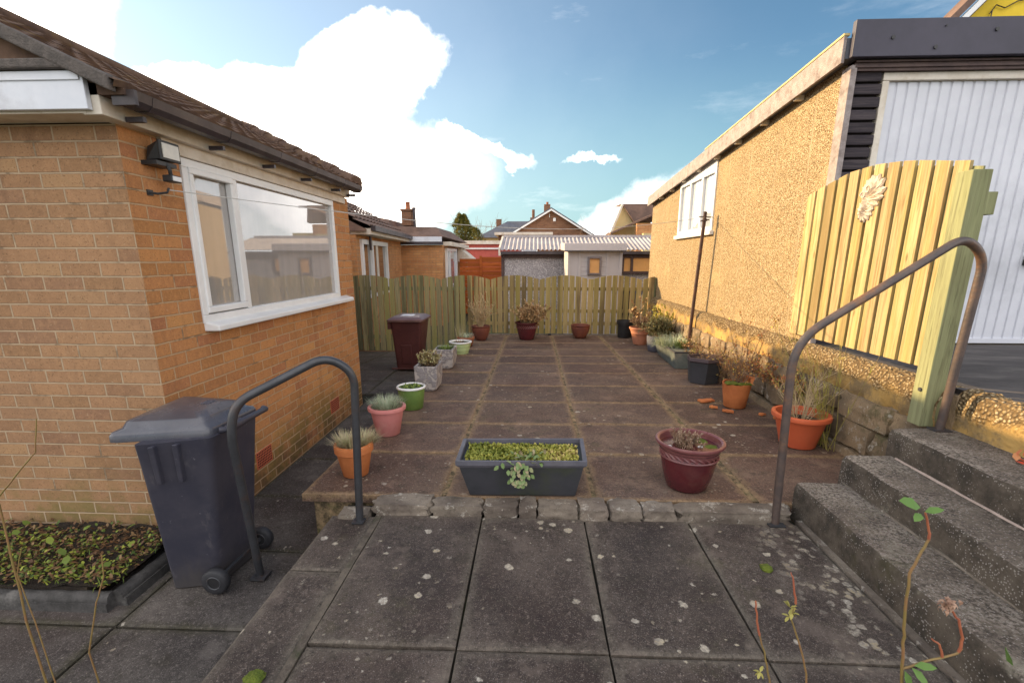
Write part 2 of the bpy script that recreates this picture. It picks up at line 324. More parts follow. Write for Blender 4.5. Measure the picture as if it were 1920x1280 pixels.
M_brownpot = plain('brown glaze', (.22, .075, .045), (.14, .045, .035), 5, .35, spec=.5)
M_charcoal = plain('charcoal planter', (.055, .055, .065), (.04, .042, .048), 4, .6, .001, spec=.35, dirt=(.06, .07, .035))
M_charrim = plain('charcoal planter rim', (.13, .125, .15), (.09, .09, .11), 6, .5, .001, dirt=(.12, .11, .11))
M_bluegrey = plain('blue grey pot', (.13, .13, .16), (.09, .09, .12), 5, .6)
M_wgrey = plain('slate planter', (.10, .115, .11), (.07, .085, .08), 8, .8, .002, dirt=(.2, .18, .14))
def carved(n):
    p = n.pos(); a = n.noise(p, 7, 4, .6, 3.0); b = n.noise(p, 80, 3)
    col = n.mix(n.sstep(a, .47, .53), (.46, .42, .40), (.27, .25, .26)); col = n.mix(n.m('MULTIPLY', n.sstep(b, .5, .7), .4), col, (.55, .5, .46))
    return {'col': col, 'bump': n.m('ADD', n.sstep(a, .46, .54), n.m('MULTIPLY', b, .3)), 'dist': .008}
M_carved = mat('carved cast stone', carved, .9, 0, .2)
M_ornament = plain('cast plaque', (.56, .48, .40), (.46, .39, .33), 9, .85, .002, dirt=(.38, .28, .2))
M_soil = plain('soil', (.035, .024, .016), (.018, .013, .01), 30, .95, .02, dirt=(.07, .05, .03))
M_mossm = plain('moss', (.14, .17, .02), (.07, .10, .012), 25, .95, .01, dirt=(.20, .16, .05))
M_airb = plain('airbrick', (.52, .13, .06), (.42, .10, .05), 10, .8)
M_airdark = plain('airbrick holes', (.03, .012, .01), None, 10, .9)
M_door = plain('garage door', (.66, .67, .73), (.60, .61, .67), 2, .42, spec=.5, dirt=(.44, .45, .49))
M_bfascia = plain('black fascia', (.055, .05, .075), (.045, .042, .062), 3, .5, spec=.4)
M_pinkboard = plain('flaking board', (.36, .31, .30), (.26, .22, .21), 16, .85, .006, dirt=(.14, .10, .09))
M_brownwood = plain('brown painted timber', (.10, .06, .05), (.06, .035, .035), 12, .6, .002)
M_yellowwood = plain('bleached yellow strip', (.60, .48, .22), (.5, .38, .16), 12, .8)
M_yellow = plain('yellow render', (.85, .60, .05), (.78, .54, .04), 3, .85, .002)
M_cream = plain('cream render', (.62, .50, .26), (.56, .44, .22), 3, .85)
M_corr = plain('corrugated sheet', (.46, .42, .42), (.34, .31, .32), 2, .7, dirt=(.28, .24, .24))
M_shed = plain('grey shed boards', (.52, .47, .47), (.47, .43, .43), 2, .8)
M_tarmac = plain('driveway concrete', (.075, .065, .065), (.045, .04, .04), 5, .8, .006, dirt=(.15, .135, .125), stretch=(.35, 1, 1))
M_ground = plain('grassy ground', (.07, .09, .03), (.10, .085, .05), .6, .95)
M_rope = plain('line', (.55, .53, .50), None, 8, .7)
M_lens = plain('lamp glass', (.62, .58, .50), (.55, .52, .46), 20, .2, spec=.7)
M_bark = plain('bark', (.16, .11, .07), (.10, .07, .05), 12, .9)
M_twig = plain('twig', (.30, .19, .11), (.22, .13, .08), 14, .85)
M_straw = plain('straw stem', (.56, .44, .27), (.44, .33, .19), 14, .85)
M_rosestem = plain('rose stem', (.22, .17, .05), (.26, .13, .06), 20, .5, spec=.5)
M_redstem = plain('red rose shoot', (.38, .13, .06), (.32, .09, .05), 20, .5, spec=.5)
def leafm(name, a, b, c=None, rough=.6, trans=.2):
    def f(n):
        t = n.attr(); col = n.ramp(t, [(0, a), (.6, b), (1, c or b)]); return {'col': col}
    m = mat(name, f, rough, 0, .35); m.node_tree.nodes['Principled BSDF'].inputs['Transmission Weight'].default_value = 0
    return m
L_silver = leafm('silver foliage', (.22, .27, .17), (.40, .46, .31), (.50, .50, .38))
L_straw = leafm('dry foliage', (.40, .31, .19), (.52, .44, .28), (.36, .38, .18))
L_heather = leafm('heather', (.16, .09, .055), (.27, .17, .11), (.42, .31, .22))
L_greens = leafm('green foliage', (.06, .10, .025), (.13, .20, .04), (.26, .30, .06))
L_bed = leafm('bed leaves', (.06, .10, .02), (.14, .19, .03), (.32, .34, .04))
L_litter = leafm('leaf litter', (.07, .035, .015), (.16, .08, .035), (.26, .17, .08))
L_yellow = leafm('golden leaves', (.22, .22, .04), (.42, .38, .05), (.52, .42, .10))
L_sedum = leafm('sedum cushions', (.16, .19, .03), (.36, .34, .06), (.50, .38, .15))
L_tan = leafm('dry hydrangea', (.34, .19, .09), (.46, .29, .13), (.56, .38, .2))
L_conif = leafm('conifer spray', (.09, .10, .03), (.20, .20, .05), (.34, .28, .07))
L_red = leafm('red leaves', (.5, .06, .03), (.6, .12, .05), (.45, .2, .08))
L_rose = leafm('rose leaves', (.08, .16, .035), (.13, .22, .05), (.34, .30, .08))
def glassm(tintc, rough=.02, mixf=.45):
    def f(m):
        pass
    m = bpy.data.materials.new('window glass'); m.use_nodes = True; n = N(m.node_tree); b = n.n['Principled BSDF']
    p = n.pos((1, 1, .12))
    n.put(b.inputs['Base Color'], n.mix(n.noise(p, 11, 3), tintc, tuple(x * .72 for x in tintc)))
    b.inputs['Roughness'].default_value = rough; b.inputs['Specular IOR Level'].default_value = 1.0
    b.inputs['Coat Weight'].default_value = 1.0; b.inputs['Coat Roughness'].default_value = .01; b.inputs['Coat IOR'].default_value = 2.0
    return m
G_house = glassm((.40, .375, .355)); G_dark = glassm((.07, .055, .045)); G_sky = glassm((.55, .60, .68)); G_orange = plain('amber reflection pane', (.80, .42, .15), (.70, .36, .13), 3, .3)  # the amber pane colour paints in a reflection of a sunlit wall

# ---------------------------------------------------------------- mesh helpers
class MB:
    def __init__(s): s.v = []; s.f = []; s.t = []; s.e = []
    def add(s, vs, fs, t=None, edge=None):
        o = len(s.v); s.v += [tuple(x) for x in vs]; t = random.random() if t is None else t
        for f in fs: s.f.append(tuple(o + i for i in f)); s.t.append(t)
        s.e += (edge or [0.] * len(vs)); return s
    def hexa(s, b, t_, t=None):
        """b, t_: four bottom and four top corners in the same order (ccw from above)"""
        return s.add(list(b) + list(t_), [(3, 2, 1, 0), (4, 5, 6, 7), (0, 1, 5, 4), (1, 2, 6, 5), (2, 3, 7, 6), (3, 0, 4, 7)], t)
    def box(s, x0, x1, y0, y1, z0, z1, t=None):
        x0, x1 = sorted((x0, x1)); y0, y1 = sorted((y0, y1)); z0, z1 = sorted((z0, z1))
        q = [(x0, y0), (x1, y0), (x1, y1), (x0, y1)]
        return s.hexa([(a, b, z0) for a, b in q], [(a, b, z1) for a, b in q], t)
    def tube(s, pts, r, seg=8, cap=True, t=None, flat=1.0):
        pts = [Vector(p) for p in pts]; n = len(pts); rs = r if isinstance(r, (list, tuple)) else [r] * n
        vs = []; d0 = (pts[1] - pts[0]).normalized(); up = Vector((0, 0, 1)) if abs(d0.z) < .9 else Vector((1, 0, 0)); a = d0.cross(up).normalized()
        for i, p in enumerate(pts):
            d = (pts[min(i + 1, n - 1)] - pts[max(i - 1, 0)]).normalized(); a = (a - d * a.dot(d)).normalized(); b = d.cross(a)
            for k in range(seg):
                q = 2 * math.pi * k / seg; vs.append(p + (a * math.cos(q) + b * math.sin(q) * flat) * rs[i])
        fs = [(i * seg + k, i * seg + (k + 1) % seg, (i + 1) * seg + (k + 1) % seg, (i + 1) * seg + k) for i in range(n - 1) for k in range(seg)]
        if cap: fs += [tuple(reversed(range(seg))), tuple(range((n - 1) * seg, n * seg))]
        return s.add(vs, fs, t)
    def lathe(s, c, prof, seg=40, t=None, sx=1, sy=1):
        vs = []; m = len(prof)
        for r, z in prof:
            for k in range(seg):
                q = 2 * math.pi * k / seg; vs.append((c[0] + r * sx * math.cos(q), c[1] + r * sy * math.sin(q), c[2] + z))
        fs = [(i * seg + k, i * seg + (k + 1) % seg, (i + 1) * seg + (k + 1) % seg, (i + 1) * seg + k) for i in range(m - 1) for k in range(seg)]
        if prof[0][0] > 1e-4: fs.append(tuple(reversed(range(seg))))
        if prof[-1][0] > 1e-4: fs.append(tuple((m - 1) * seg + k for k in range(seg)))
        return s.add(vs, fs, t)
    def rock(s, c, sz, amp=.12, sub=5, box=.75, t=None, seed=None):
        """rounded irregular block"""
        t = random.random() if t is None else t; sd_ = random.random() * 50 if seed is None else seed
        vs = []; fs = []
        for ax in range(3):
            for sg in (-1, 1):
                o = len(vs); a1, a2 = (ax + 1) % 3, (ax + 2) % 3
                for i in range(sub + 1):
                    for j in range(sub + 1):
                        p = [0, 0, 0]; p[ax] = sg; p[a1] = -1 + 2 * i / sub; p[a2] = -1 + 2 * j / sub; p = Vector(p)
                        q = p * box + p.normalized() * 1.22 * (1 - box)
                        q = q * (1 + amp * noise.noise(p * 1.3 + Vector((sd_, 0, sd_))) + amp * .5 * noise.noise(p * 3.7 + Vector((0, sd_, 0))))
                        vs.append((c[0] + q.x * sz[0] / 2, c[1] + q.y * sz[1] / 2, c[2] + q.z * sz[2] / 2))
                for i in range(sub):
                    for j in range(sub):
                        f = (o + i * (sub + 1) + j, o + (i + 1) * (sub + 1) + j, o + (i + 1) * (sub + 1) + j + 1, o + i * (sub + 1) + j + 1)
                        fs.append(f if sg > 0 else tuple(reversed(f)))
        return s.add(vs, fs, t)
    def leaf(s, p, d, up, L, w_, t=None, bend=.15):
        p = Vector(p); d = Vector(d).normalized(); sd_ = d.cross(up)
        if sd_.length < 1e-3: sd_ = d.orthogonal()
        sd_.normalize(); nn = sd_.cross(d)
        return s.add([p, p + d * L * .35 + sd_ * w_ / 2 + nn * L * bend * .5, p + d * L * .35 - sd_ * w_ / 2 + nn * L * bend * .5, p + d * L * .75 + sd_ * w_ * .38 + nn * L * bend * .3, p + d * L * .75 - sd_ * w_ * .38 + nn * L * bend * .3, p + d * L - nn * L * bend * .3],
                     [(0, 1, 2), (1, 3, 4, 2), (3, 5, 4)], t)
    def blade(s, p, d, L, w_, droop=.3, t=None):
        p = Vector(p); d = Vector(d).normalized(); sd_ = d.cross(Vector((0, 0, 1)))
        sd_ = sd_.normalized() if sd_.length > 1e-3 else Vector((1, 0, 0)); vs = []
        for i in range(4):
            k = i / 3; c = p + d * L * k + Vector((0, 0, -droop * L * k * k)); ww = w_ * (1 - k * .9) / 2
            vs += [c + sd_ * ww, c - sd_ * ww]
        return s.add(vs, [(0, 2, 3, 1), (2, 4, 5, 3), (4, 6, 7, 5)], t)
    def build(s, name, m, parent=None, smooth=False, bevel=0, bseg=2, modif=None):
        me = bpy.data.meshes.new(name); off = Vector(parent_origin(parent))
        me.from_pydata([tuple(Vector(v_) - off) for v_ in s.v], [], s.f); me.materials.append(m)
        uv = me.uv_layers.new(name='UVMap'); 
        for poly in me.polygons:
            nx, ny, nz = (abs(x) for x in poly.normal)
            for li in poly.loop_indices:
                co = s.v[me.loops[li].vertex_index]
                uv.data[li].uv = (co[1], co[2]) if nx >= ny and nx >= nz else ((co[0], co[2]) if ny >= nz else (co[0], co[1]))
        a = me.attributes.new('tint', 'FLOAT', 'FACE'); a.data.foreach_set('value', s.t)
        if any(s.e): a = me.attributes.new('edge', 'FLOAT', 'POINT'); a.data.foreach_set('value', s.e)
        if smooth: me.polygons.foreach_set('use_smooth', [True] * len(me.polygons))
        o = bpy.data.objects.new(name, me); C.objects.link(o)
        if parent: o.parent = parent
        if bevel:
            b = o.modifiers.new('bevel', 'BEVEL'); b.width = bevel; b.segments = bseg; b.limit_method = 'ANGLE'; b.angle_limit = R(40)
        if smooth:
            try: me.set_sharp_from_angle(angle=R(50))
            except Exception: pass
        return o
def parent_origin(p):
    o = Vector((0, 0, 0))
    while p: o += p.location; p = p.parent
    return o
def thing(name, label, cat, loc=(0, 0, 0), group=None):
    o = bpy.data.objects.new(name, None); C.objects.link(o); o.location = loc; o.empty_display_size = .1
    o['label'] = label; o['category'] = cat
    if group: o['group'] = group
    return o
def tag(o, label, cat, group=None, kind=None):
    o['label'] = label; o['category'] = cat
    if group: o['group'] = group
    if kind: o['kind'] = kind
    return o
def struct(o): o['kind'] = 'structure'; return o
def V(*a): return Vector(a)
def rv(s=1): return Vector((random.uniform(-s, s), random.uniform(-s, s), random.uniform(-s, s)))

# ---------------------------------------------------------------- ground, paths, patio
def PZ(y): return .20 - .015 * (y - 2.5)                 # the patio falls away gently
def slab(mb, x0, x1, y0, y1, zf, th=.05, jit=.004, edge=True):
    t = random.random(); n = 6; vs = []; fs = []; ed = []; tx, ty = random.uniform(-jit, jit), random.uniform(-jit, jit); dz = random.uniform(-jit, jit) * .6
    us = [0, .012 / (x1 - x0), .1, .25, .5, .75, .9, 1 - .012 / (x1 - x0), 1]; ws = [0, .012 / (y1 - y0), .1, .25, .5, .75, .9, 1 - .012 / (y1 - y0), 1]; k = len(us)
    for a in ws:
        for b in us:
            x = x0 + (x1 - x0) * b; y = y0 + (y1 - y0) * a; rim = a in (0, 1) or b in (0, 1)
            wob = noise.noise(V(x * 9, y * 9, t * 9)) * .004 if rim else 0
            z = zf(x, y) + dz + tx * (b - .5) + ty * (a - .5) - (.006 if rim else 0)
            vs.append((x + (wob if b in (0, 1) else 0), y + (wob if a in (0, 1) else 0), z))
            ed.append(max(0., 1 - min(min(a, 1 - a) * (y1 - y0), min(b, 1 - b) * (x1 - x0)) / .11))
    for i in range(k - 1):
        for j in range(k - 1): fs.append((i * k + j, i * k + j + 1, (i + 1) * k + j + 1, (i + 1) * k + j))
    ring = [j for j in range(k)] + [i * k + k - 1 for i in range(1, k)] + [(k - 1) * k + j for j in range(k - 2, -1, -1)] + [i * k for i in range(k - 2, 0, -1)]
    o = len(vs)
    for i in ring: vs.append((vs[i][0], vs[i][1], vs[i][2] - th)); ed.append(.6)
    m_ = len(ring)
    for i in range(m_): fs.append((ring[i], o + i, o + (i + 1) % m_, ring[(i + 1) % m_]))
    mb.add(vs, fs, t, ed)

g = MB(); g.add([(-400, -60, -.40), (400, -60, -.40), (400, 700, -.40), (-400, 700, -.40)], [(0, 1, 2, 3)]); struct(g.build('ground', M_ground))
# lower path
pz = lambda x, y: -.135 - max(0, y - 7.2) * .06
p = MB(); xs = [-4.6, -3.85, -3.15, -2.47, -1.80, -1.135]; ys = [-1.2, -.3, .55, 1.2, 1.865, 2.50, 3.18, 3.86, 4.55, 5.25, 5.95, 6.65, 7.35, 8.1, 8.9, 9.75]
for i in range(len(ys) - 1):
    if ys[i] < 1.9: cells = [(-4.6, -3.9), (-3.9, -2.98), (-2.98, -2.02), (-2.02, -1.12)] if ys[i] > 1 else [(-4.6, -3.9), (-3.9, -2.98), (-2.98, -2.02), (-2.02, -1.12)]
    elif ys[i] < 5.3: cells = [(-2.10, -1.33)]
    else: cells = [(-3.9, -3.0), (-3.0, -2.2), (-2.2, -1.33)]
    for a, b in cells: slab(p, a + .006, b - .006, ys[i] + .006, ys[i + 1] - .006, pz)
struct(p.build('path', M_path))
p = MB(); p.hexa([(-5, -1.5, -.39), (-1.1, -1.5, -.39), (-1.3, 9.8, -.39), (-5, 9.8, -.39)], [(-5, -1.5, -.160), (-1.1, -1.5, -.160), (-1.3, 7.2, -.160), (-5, 7.2, -.160)])
p.hexa([(-5, 7.2, -.39), (-1.3, 7.2, -.39), (-1.3, 9.8, -.39), (-5, 9.8, -.39)], [(-5, 7.2, -.163), (-1.3, 7.2, -.163), (-1.3, 9.8, -.318), (-5, 9.8, -.318)])
struct(p.build('path_bedding', M_jointdark))
# upper patio, 0.9 x 0.7 m slabs in four columns
p = MB(); cols = [(-1.42, -.545), (-.525, .375), (.395, 1.325), (1.36, 2.34)]
rows = [2.60, 3.286, 3.985, 4.682, 5.38, 6.07, 6.705, 7.295, 7.886, 8.6, 9.62]
for ci, (a, b) in enumerate(cols):
    for i in range(len(rows) - 1):
        o = (.0, .0, .03, .06)[ci]; y0 = rows[i] + (o if i else 0); y1 = rows[i + 1] + (o if i < len(rows) - 2 else 0)
        slab(p, a + .005, b - .005, y0 + .009, y1 - .009, lambda x, y: PZ(y), .05)
struct(p.build('patio', M_patio))
p = MB(); p.hexa([(-1.36, 2.64, -.39), (2.38, 2.64, -.39), (2.38, 9.9, -.39), (-1.36, 9.9, -.39)], [(-1.36, 2.64, .1895), (2.38, 2.64, .1895), (2.38, 9.9, .0805), (-1.36, 9.9, .0805)])
struct(p.build('patio_bedding', M_joint))
# landing in front (0.6 x 0.9 slabs) with its raised edge strip on the left
p = MB(); zl = lambda x, y: .15
for a, b in [(-.865, -.288), (-.278, .300), (.310, .885), (.895, 1.50)]:
    slab(p, a, b, 1.512, 2.47, zl); slab(p, a, b, .56, 1.500, zl); slab(p, a, b, -.4, .55, zl)
for a, b in [(1.95, 2.45), (1.2, 1.94), (.4, 1.19), (-.4, .39)]: slab(p, -1.16, -.905, a, b, zl, .06)
struct(p.build('landing', M_plat))
p = MB(); p.box(-1.135, 1.52, -.5, 2.62, -.39, .118); struct(p.build('landing_base', M_jointdark)); p = MB(); p.box(-.903, -.869, -.4, 2.45, .1, .148); struct(p.build('landing_joint', plain('landing joint', (.14, .115, .09), (.07, .055, .045), 18, .95, .004, dirt=(.045, .05, .025))))
# driveway behind the steps
p = MB(); p.hexa([(2.47, -1, -.39), (30, -1, -.39), (30, 4.6, -.39), (2.47, 4.6, -.39)], [(2.47, -1, .868), (30, -1, .868), (30, 4.6, .872), (2.47, 4.6, .872)])
p.box(2.50, 30, 4.6, 60, -.39, .80); struct(p.build('driveway', M_tarmac))
p = MB(); p.box(-6, -2.27, 2.0, 2.52, -.39, -.03); p.box(.2, 1.5, .2, .5, .15, .17)
bed = struct(p.build('garden_bed', M_soil))

# ---------------------------------------------------------------- kerb stones across the landing
t = thing('stone_kerb', 'row of broken grey stones along the step between landing and patio', 'kerb', (0, 2.52, .15))
xk = [-.93, -.585, -.28, -.075, .035, .275, .445, .635, .83, 1.48]
for i in range(len(xk) - 1):
    a, b = xk[i], xk[i + 1]; m_ = MB(); m_.rock(((a + b) / 2, 2.525 + random.uniform(-.01, .01), .172), (b - a - .012, .135 + random.uniform(-.03, .02), .085), .17, 8, .88)
    m_.build('stone', M_kerb, t, True)
m_ = MB(); m_.rock((-1.03, 2.46, .14), (.17, .11, .06), .1, 5, .85); m_.build('stone', M_kerb, t, True)

# ---------------------------------------------------------------- steps
t = thing('concrete_steps', 'three rough dark concrete steps climbing right to the driveway', 'steps', (1.9, 1.6, .12))
for i, (x0, x1, y1, z0, z1) in enumerate([(1.545, 2.0, 2.615, .10, .33), (1.82, 2.3, 2.66, .26, .487), (2.09, 2.47, 2.70, .42, .645)]):
    m_ = MB(); n = 26; ny = 60; vs = []; fs = []
    # long rough block with slightly worn nose
    prof = [(x0, z0 - .0), (x0, z0 + .06), (x0 - .002, z1 - .03), (x0 + .008, z1 - .006), (x0 + .035, z1), (x0 + .15, z1 + .001), (x1, z1 + .001)]
    for j in range(ny + 1):
        y = -.6 + (y1 + .6) * j / ny
        for k, (x, z) in enumerate(prof):
            d = noise.noise(V(x * 5, y * 7, z * 8 + i * 7)) * .007 + noise.noise(V(x * 31, y * 31, z * 31)) * .0035
            vs.append((x + (d if k < 5 else 0), y, z + (d * .8 if k > 2 else 0)))
    q = len(prof)
    for j in range(ny):
        for k in range(q - 1): fs.append((j * q + k, j * q + k + 1, (j + 1) * q + k + 1, (j + 1) * q + k))
    o = len(vs); vs += [(x1, y1, z0)]; fs.append(tuple([ny * q + k for k in range(q)] + [o])[::-1])
    m_.add(vs, fs); s = m_.build('step', M_step, t, True)
m_ = MB()
m_.tube([(1.820 + random.uniform(-.003, .003), 2.62 - k * .12, .331) for k in range(20)], [random.uniform(.004, .009) for k in range(20)], 6); m_.build('mortar_fillet', M_kerb, t)
m_ = MB(); m_.tube([(2.086 + random.uniform(-.002, .002), 2.62 - k * .06, .489) for k in range(14)], [random.uniform(.006, .010) for k in range(14)], 6); m_.build('mortar_fillet', plain('pink mortar', (.46, .36, .31), (.36, .28, .24), 20, .9, .004), t)
m_ = MB(); m_.box(1.51, 1.543, -.5, 2.5, .10, .153); m_.build('mortar_joint', M_kerb, t)

# ---------------------------------------------------------------- retaining wall
t = thing('retaining_wall', 'low rubble sandstone wall between patio and pebbledash garage', 'wall', (2.42, 6, .1))
m_ = MB(); y = 2.68
for course, (z0, z1) in enumerate([(.04, .27), (.27, .47), (.47, .66)]):
    y = 2.68
    while y < 10.0:
        L = random.uniform(.26, .62) * (1.15 if course == 0 else 1); h = (z1 - z0) * random.uniform(.9, 1.05)
        m_.rock((2.43 - random.uniform(0, .02), y + L / 2, (z0 + z1) / 2 - .015 * (y - 2.6) * (1 - course * .33) + random.uniform(-.01, .01)), (.20, L - .018, h - .008), .13, 6, .82); y += L
m_.build('rubble_stones', M_rstone, t, True)
m_ = MB(); ny = 190; vs = []; fs = []; prof = [(2.40, .60), (2.352, .64), (2.348, .72), (2.352, .80), (2.365, .86), (2.40, .885), (2.47, .89)]
for j in range(ny + 1):
    y = 2.72 + 7.4 * j / ny; dz = -.004 * (y - 2.7)
    for k, (x, z) in enumerate(prof):
        P_ = V(x * 6, y * 6, z * 6); d = noise.noise(P_) * .026 + noise.noise(P_ * 3.5) * .020 + noise.noise(P_ * 9) * .008
        vs.append((x + (d if k < 6 else 0), y, z + dz + (d if 0 < k < 6 else 0)))
q = len(prof)
for j in range(ny):
    for k in range(q - 1): fs.append((j * q + k, (j + 1) * q + k, (j + 1) * q + k + 1, j * q + k + 1))
m_.add(vs, fs); m_.build('coping', M_conglo, t, True)
m_ = MB(); m_.box(2.425, 2.49, 2.7, 10.1, -.3, .84); m_.build('mortar_core', M_rstone, t)
t = thing('driveway_wall', 'pebbly golden concrete wall edging the driveway above the top step', 'wall', (2.45, 1.2, .64))
m_ = MB(); ny = 120; vs = []; fs = []; prof = [(2.425, .60), (2.43, .68), (2.428, .76), (2.436, .83), (2.455, .862), (2.49, .878), (2.56, .874)]
for j in range(ny + 1):
    y = -.6 + 3.32 * j / ny
    for k, (x, z) in enumerate(prof):
        P_ = V(x * 7, y * 7, z * 7); d = noise.noise(P_) * .014 + (noise.noise(P_ * 4) * .014 if z > .75 else 0)
        vs.append((x + d, y, z + (d if k > 3 else 0)))
for j in range(ny):
    for k in range(6): fs.append((j * 7 + k, (j + 1) * 7 + k, (j + 1) * 7 + k + 1, j * 7 + k + 1))
m_.add(vs, fs); m_.build('wall_face', M_conglo, t, True)

# ---------------------------------------------------------------- roof helper
def tiled(mb, o, du, dv, nu, nv, roll=.15, course=.30, amp=.010, step=.016, seg=9, clip=None):
    """o eaves corner, du unit along eaves, dv unit up the slope"""
    o, du, dv = V(*o), V(*du).normalized(), V(*dv).normalized(); nn = du.cross(dv)
    if nn.z < 0: nn = -nn
    L = nu; S = nv; kc = int(math.ceil(S / course))
    for c in range(kc):
        a0 = c * course - .02; a1 = min((c + 1) * course, S); nseg = int(L / roll * seg); t_ = None; vs = []; ts = []
        u0 = 0; u1 = L
        if clip: u0, u1 = clip((a0 + a1) / 2)
        if u1 - u0 < .05: continue
        nseg = max(2, int((u1 - u0) / roll * seg))
        for i in range(nseg + 1):
            x = u0 + (u1 - u0) * i / nseg; h = amp * abs(math.sin(math.pi * x / roll)) + noise.noise(V(x * 2, c * 1.7, 0)) * .004
            b = o + du * x
            vs += [b + dv * a0 + nn * (h + step - .03), b + dv * a0 + nn * (h + step), b + dv * a1 + nn * h]
        for i in range(nseg):
            mb.add([vs[i * 3], vs[i * 3 + 1], vs[i * 3 + 2], vs[i * 3 + 3], vs[i * 3 + 4], vs[i * 3 + 5]], [(0, 3, 4, 1), (1, 4, 5, 2)], (int(i / seg) * 7 + c * 3) % 10 / 10)
def window(parent, X, y0, y1, z0, z1, mull, glass, face=1, fw=.05, axis='X', frame_m=None, proud=.02, name='window'):
    """white frame in a wall; axis X: the wall plane is x = X, face = +1 looks to +x"""
    fm = frame_m or M_white; P = lambda a, b, c: (a, b, c) if axis == 'X' else (b, a, c)
    f = MB(); x0, x1 = X - face * .05, X + face * proud
    def bx(mb, xa, xb, ya, yb, za, zb):
        if axis == 'X': mb.box(xa, xb, ya, yb, za, zb)
        else: mb.box(ya, yb, xa, xb, za, zb)
    bx(f, x0, x1, y0, y1, z1 - fw, z1); bx(f, x0, x1, y0, y1, z0, z0 + fw)
    cuts = [y0 + fw / 2] + list(mull) + [y1 - fw / 2]
    for c in cuts: bx(f, x0, x1, c - fw / 2, c + fw / 2, z0 + fw, z1 - fw)
    fo = f.build(name, fm, parent, bevel=.004)
    for a, b in zip(cuts, cuts[1:]):
        g_ = MB(); bx(g_, X - face * .03, X - face * .022, a + fw / 2, b - fw / 2, z0 + fw, z1 - fw); g_.build('pane', glass, fo)
    return fo

# ---------------------------------------------------------------- bungalow on the left
H = thing('brick_bungalow', 'sandy brick bungalow on the left with wide white window and brown gutter', 'house', (-2.107, 2.513, 0))
m_ = MB(); WX = -2.107
m_.box(WX - .25, WX, 2.513, 5.55, -.2, 1.20); m_.box(WX - .25, WX, 2.513, 2.925, 1.20, 2.262); m_.box(WX - .25, WX, 5.125, 5.55, 1.20, 2.262)
m_.build('side_wall', M_brick, H)
m_ = MB(); m_.box(-9, WX - .2505, 2.5131, 2.75, -.2, 2.262); 
# thin return so the corner shares one face plane per side
m_.box(WX - .2504, WX - .001, 2.5125, 2.514, -.2, 2.262); m_.build('front_wall', M_brick_side, H)
m_ = MB(); m_.box(WX - .6, WX - .2, 5.30, 5.549, -.2, 2.25); m_.box(-9, -3.5, 5.3, 9.2, -.3, 2.5); m_.box(-9, -2.4, 3.0, 5.3, -.2, 2.25); m_.build('rear_walls', M_brick_far, H)
wf = window(H, WX, 2.928, 5.122, 1.20, 2.19, [3.435], G_house, 1, .052, proud=.012)
f = MB(); f.box(WX - .02, WX + .022, 2.975, 3.41, 1.262, 1.302); f.box(WX - .02, WX + .022, 2.975, 3.41, 2.105, 2.145); f.box(WX - .02, WX + .022, 2.975, 3.012, 1.302, 2.105); f.box(WX - .02, WX + .022, 3.373, 3.41, 1.302, 2.105)
f.build('casement', M_white, wf, bevel=.006)
f = MB(); f.hexa([(WX - .02, 2.93, 1.150), (WX + .088, 2.95, 1.148), (WX + .088, 5.30, 1.148), (WX - .02, 5.30, 1.150)], [(WX - .02, 2.93, 1.215), (WX + .088, 2.95, 1.186), (WX + .088, 5.30, 1.186), (WX - .02, 5.30, 1.215)])
f.build('window_sill', M_white, wf, bevel=.008)
f = MB(); f.box(WX - .28, WX - .24, 2.95, 5.1, 1.2, 2.18); f.build('curtain', M_offwhite, wf)
# frieze, soffit, fascia
f = MB(); f.box(WX - .02, WX + .026, 2.78, 5.42, 2.192, 2.262); f.build('frieze_board', M_offwhite, H, bevel=.004)
f = MB(); f.box(WX - .02, WX + .072, 2.36, 5.45, 2.262, 2.40); f.build('fascia', M_offwhite, H, bevel=.004)
f = MB(); f.box(-9, WX + .035, 2.33, 2.357, 2.278, 2.438); f.box(-9, WX + .022, 2.323, 2.3295, 2.398, 2.436); f.build('end_fascia', M_wfascia, H, bevel=.003)
f = MB(); f.hexa([(-4.5, 2.296, 3.545), (-1.93, 2.296, 2.345), (-1.93, 2.345, 2.345), (-4.5, 2.345, 3.545)], [(-4.5, 2.296, 3.612), (-1.93, 2.296, 2.412), (-1.93, 2.345, 2.412), (-4.5, 2.345, 3.612)]); f.build('verge', M_mortar, H, bevel=.008)
f = MB(); f.box(-9, WX - .002, 2.357, 2.515, 2.268, 2.280); f.build('soffit', M_offwhite, H)
f = MB(); f.box(-9, WX + .03, 2.30, 2.62, 2.440, 2.482); f.build('verge_mortar', M_mortar, H, bevel=.008)
# gable infill of tiles above the front eaves
f = MB()
sl = .4663
tiled(f, (-1.93, 2.31, 2.385), (0, 1, 0), (-1, 0, sl), 3.06, 2.72, clip=None)
def diag(a):            # roof widens behind the wing along the 45 degree valley
    return (3.0, 3.06 + a * .90)
tiled(f, (-1.93, 2.31, 2.385), (0, 1, 0), (-1, 0, sl), 3.06, 2.72, clip=diag)
f.build('roof', M_tile, H, False)
f = MB(); f.hexa([(-4.5, 2.36, 2.345), (-1.91, 2.36, 2.345), (-1.91, 5.40, 2.345), (-4.5, 7.9, 2.345)], [(-4.41, 2.36, 3.53), (-1.91, 2.36, 2.372), (-1.91, 5.40, 2.372), (-4.41, 7.72, 3.53)])
f.hexa([(-7, 2.362, 2.35), (-4.4, 2.362, 2.35), (-4.4, 7.8, 2.35), (-7, 9.2, 2.35)], [(-7, 2.362, 2.4), (-4.40, 2.362, 3.51), (-4.40, 7.7, 3.51), (-7, 9.2, 2.4)])
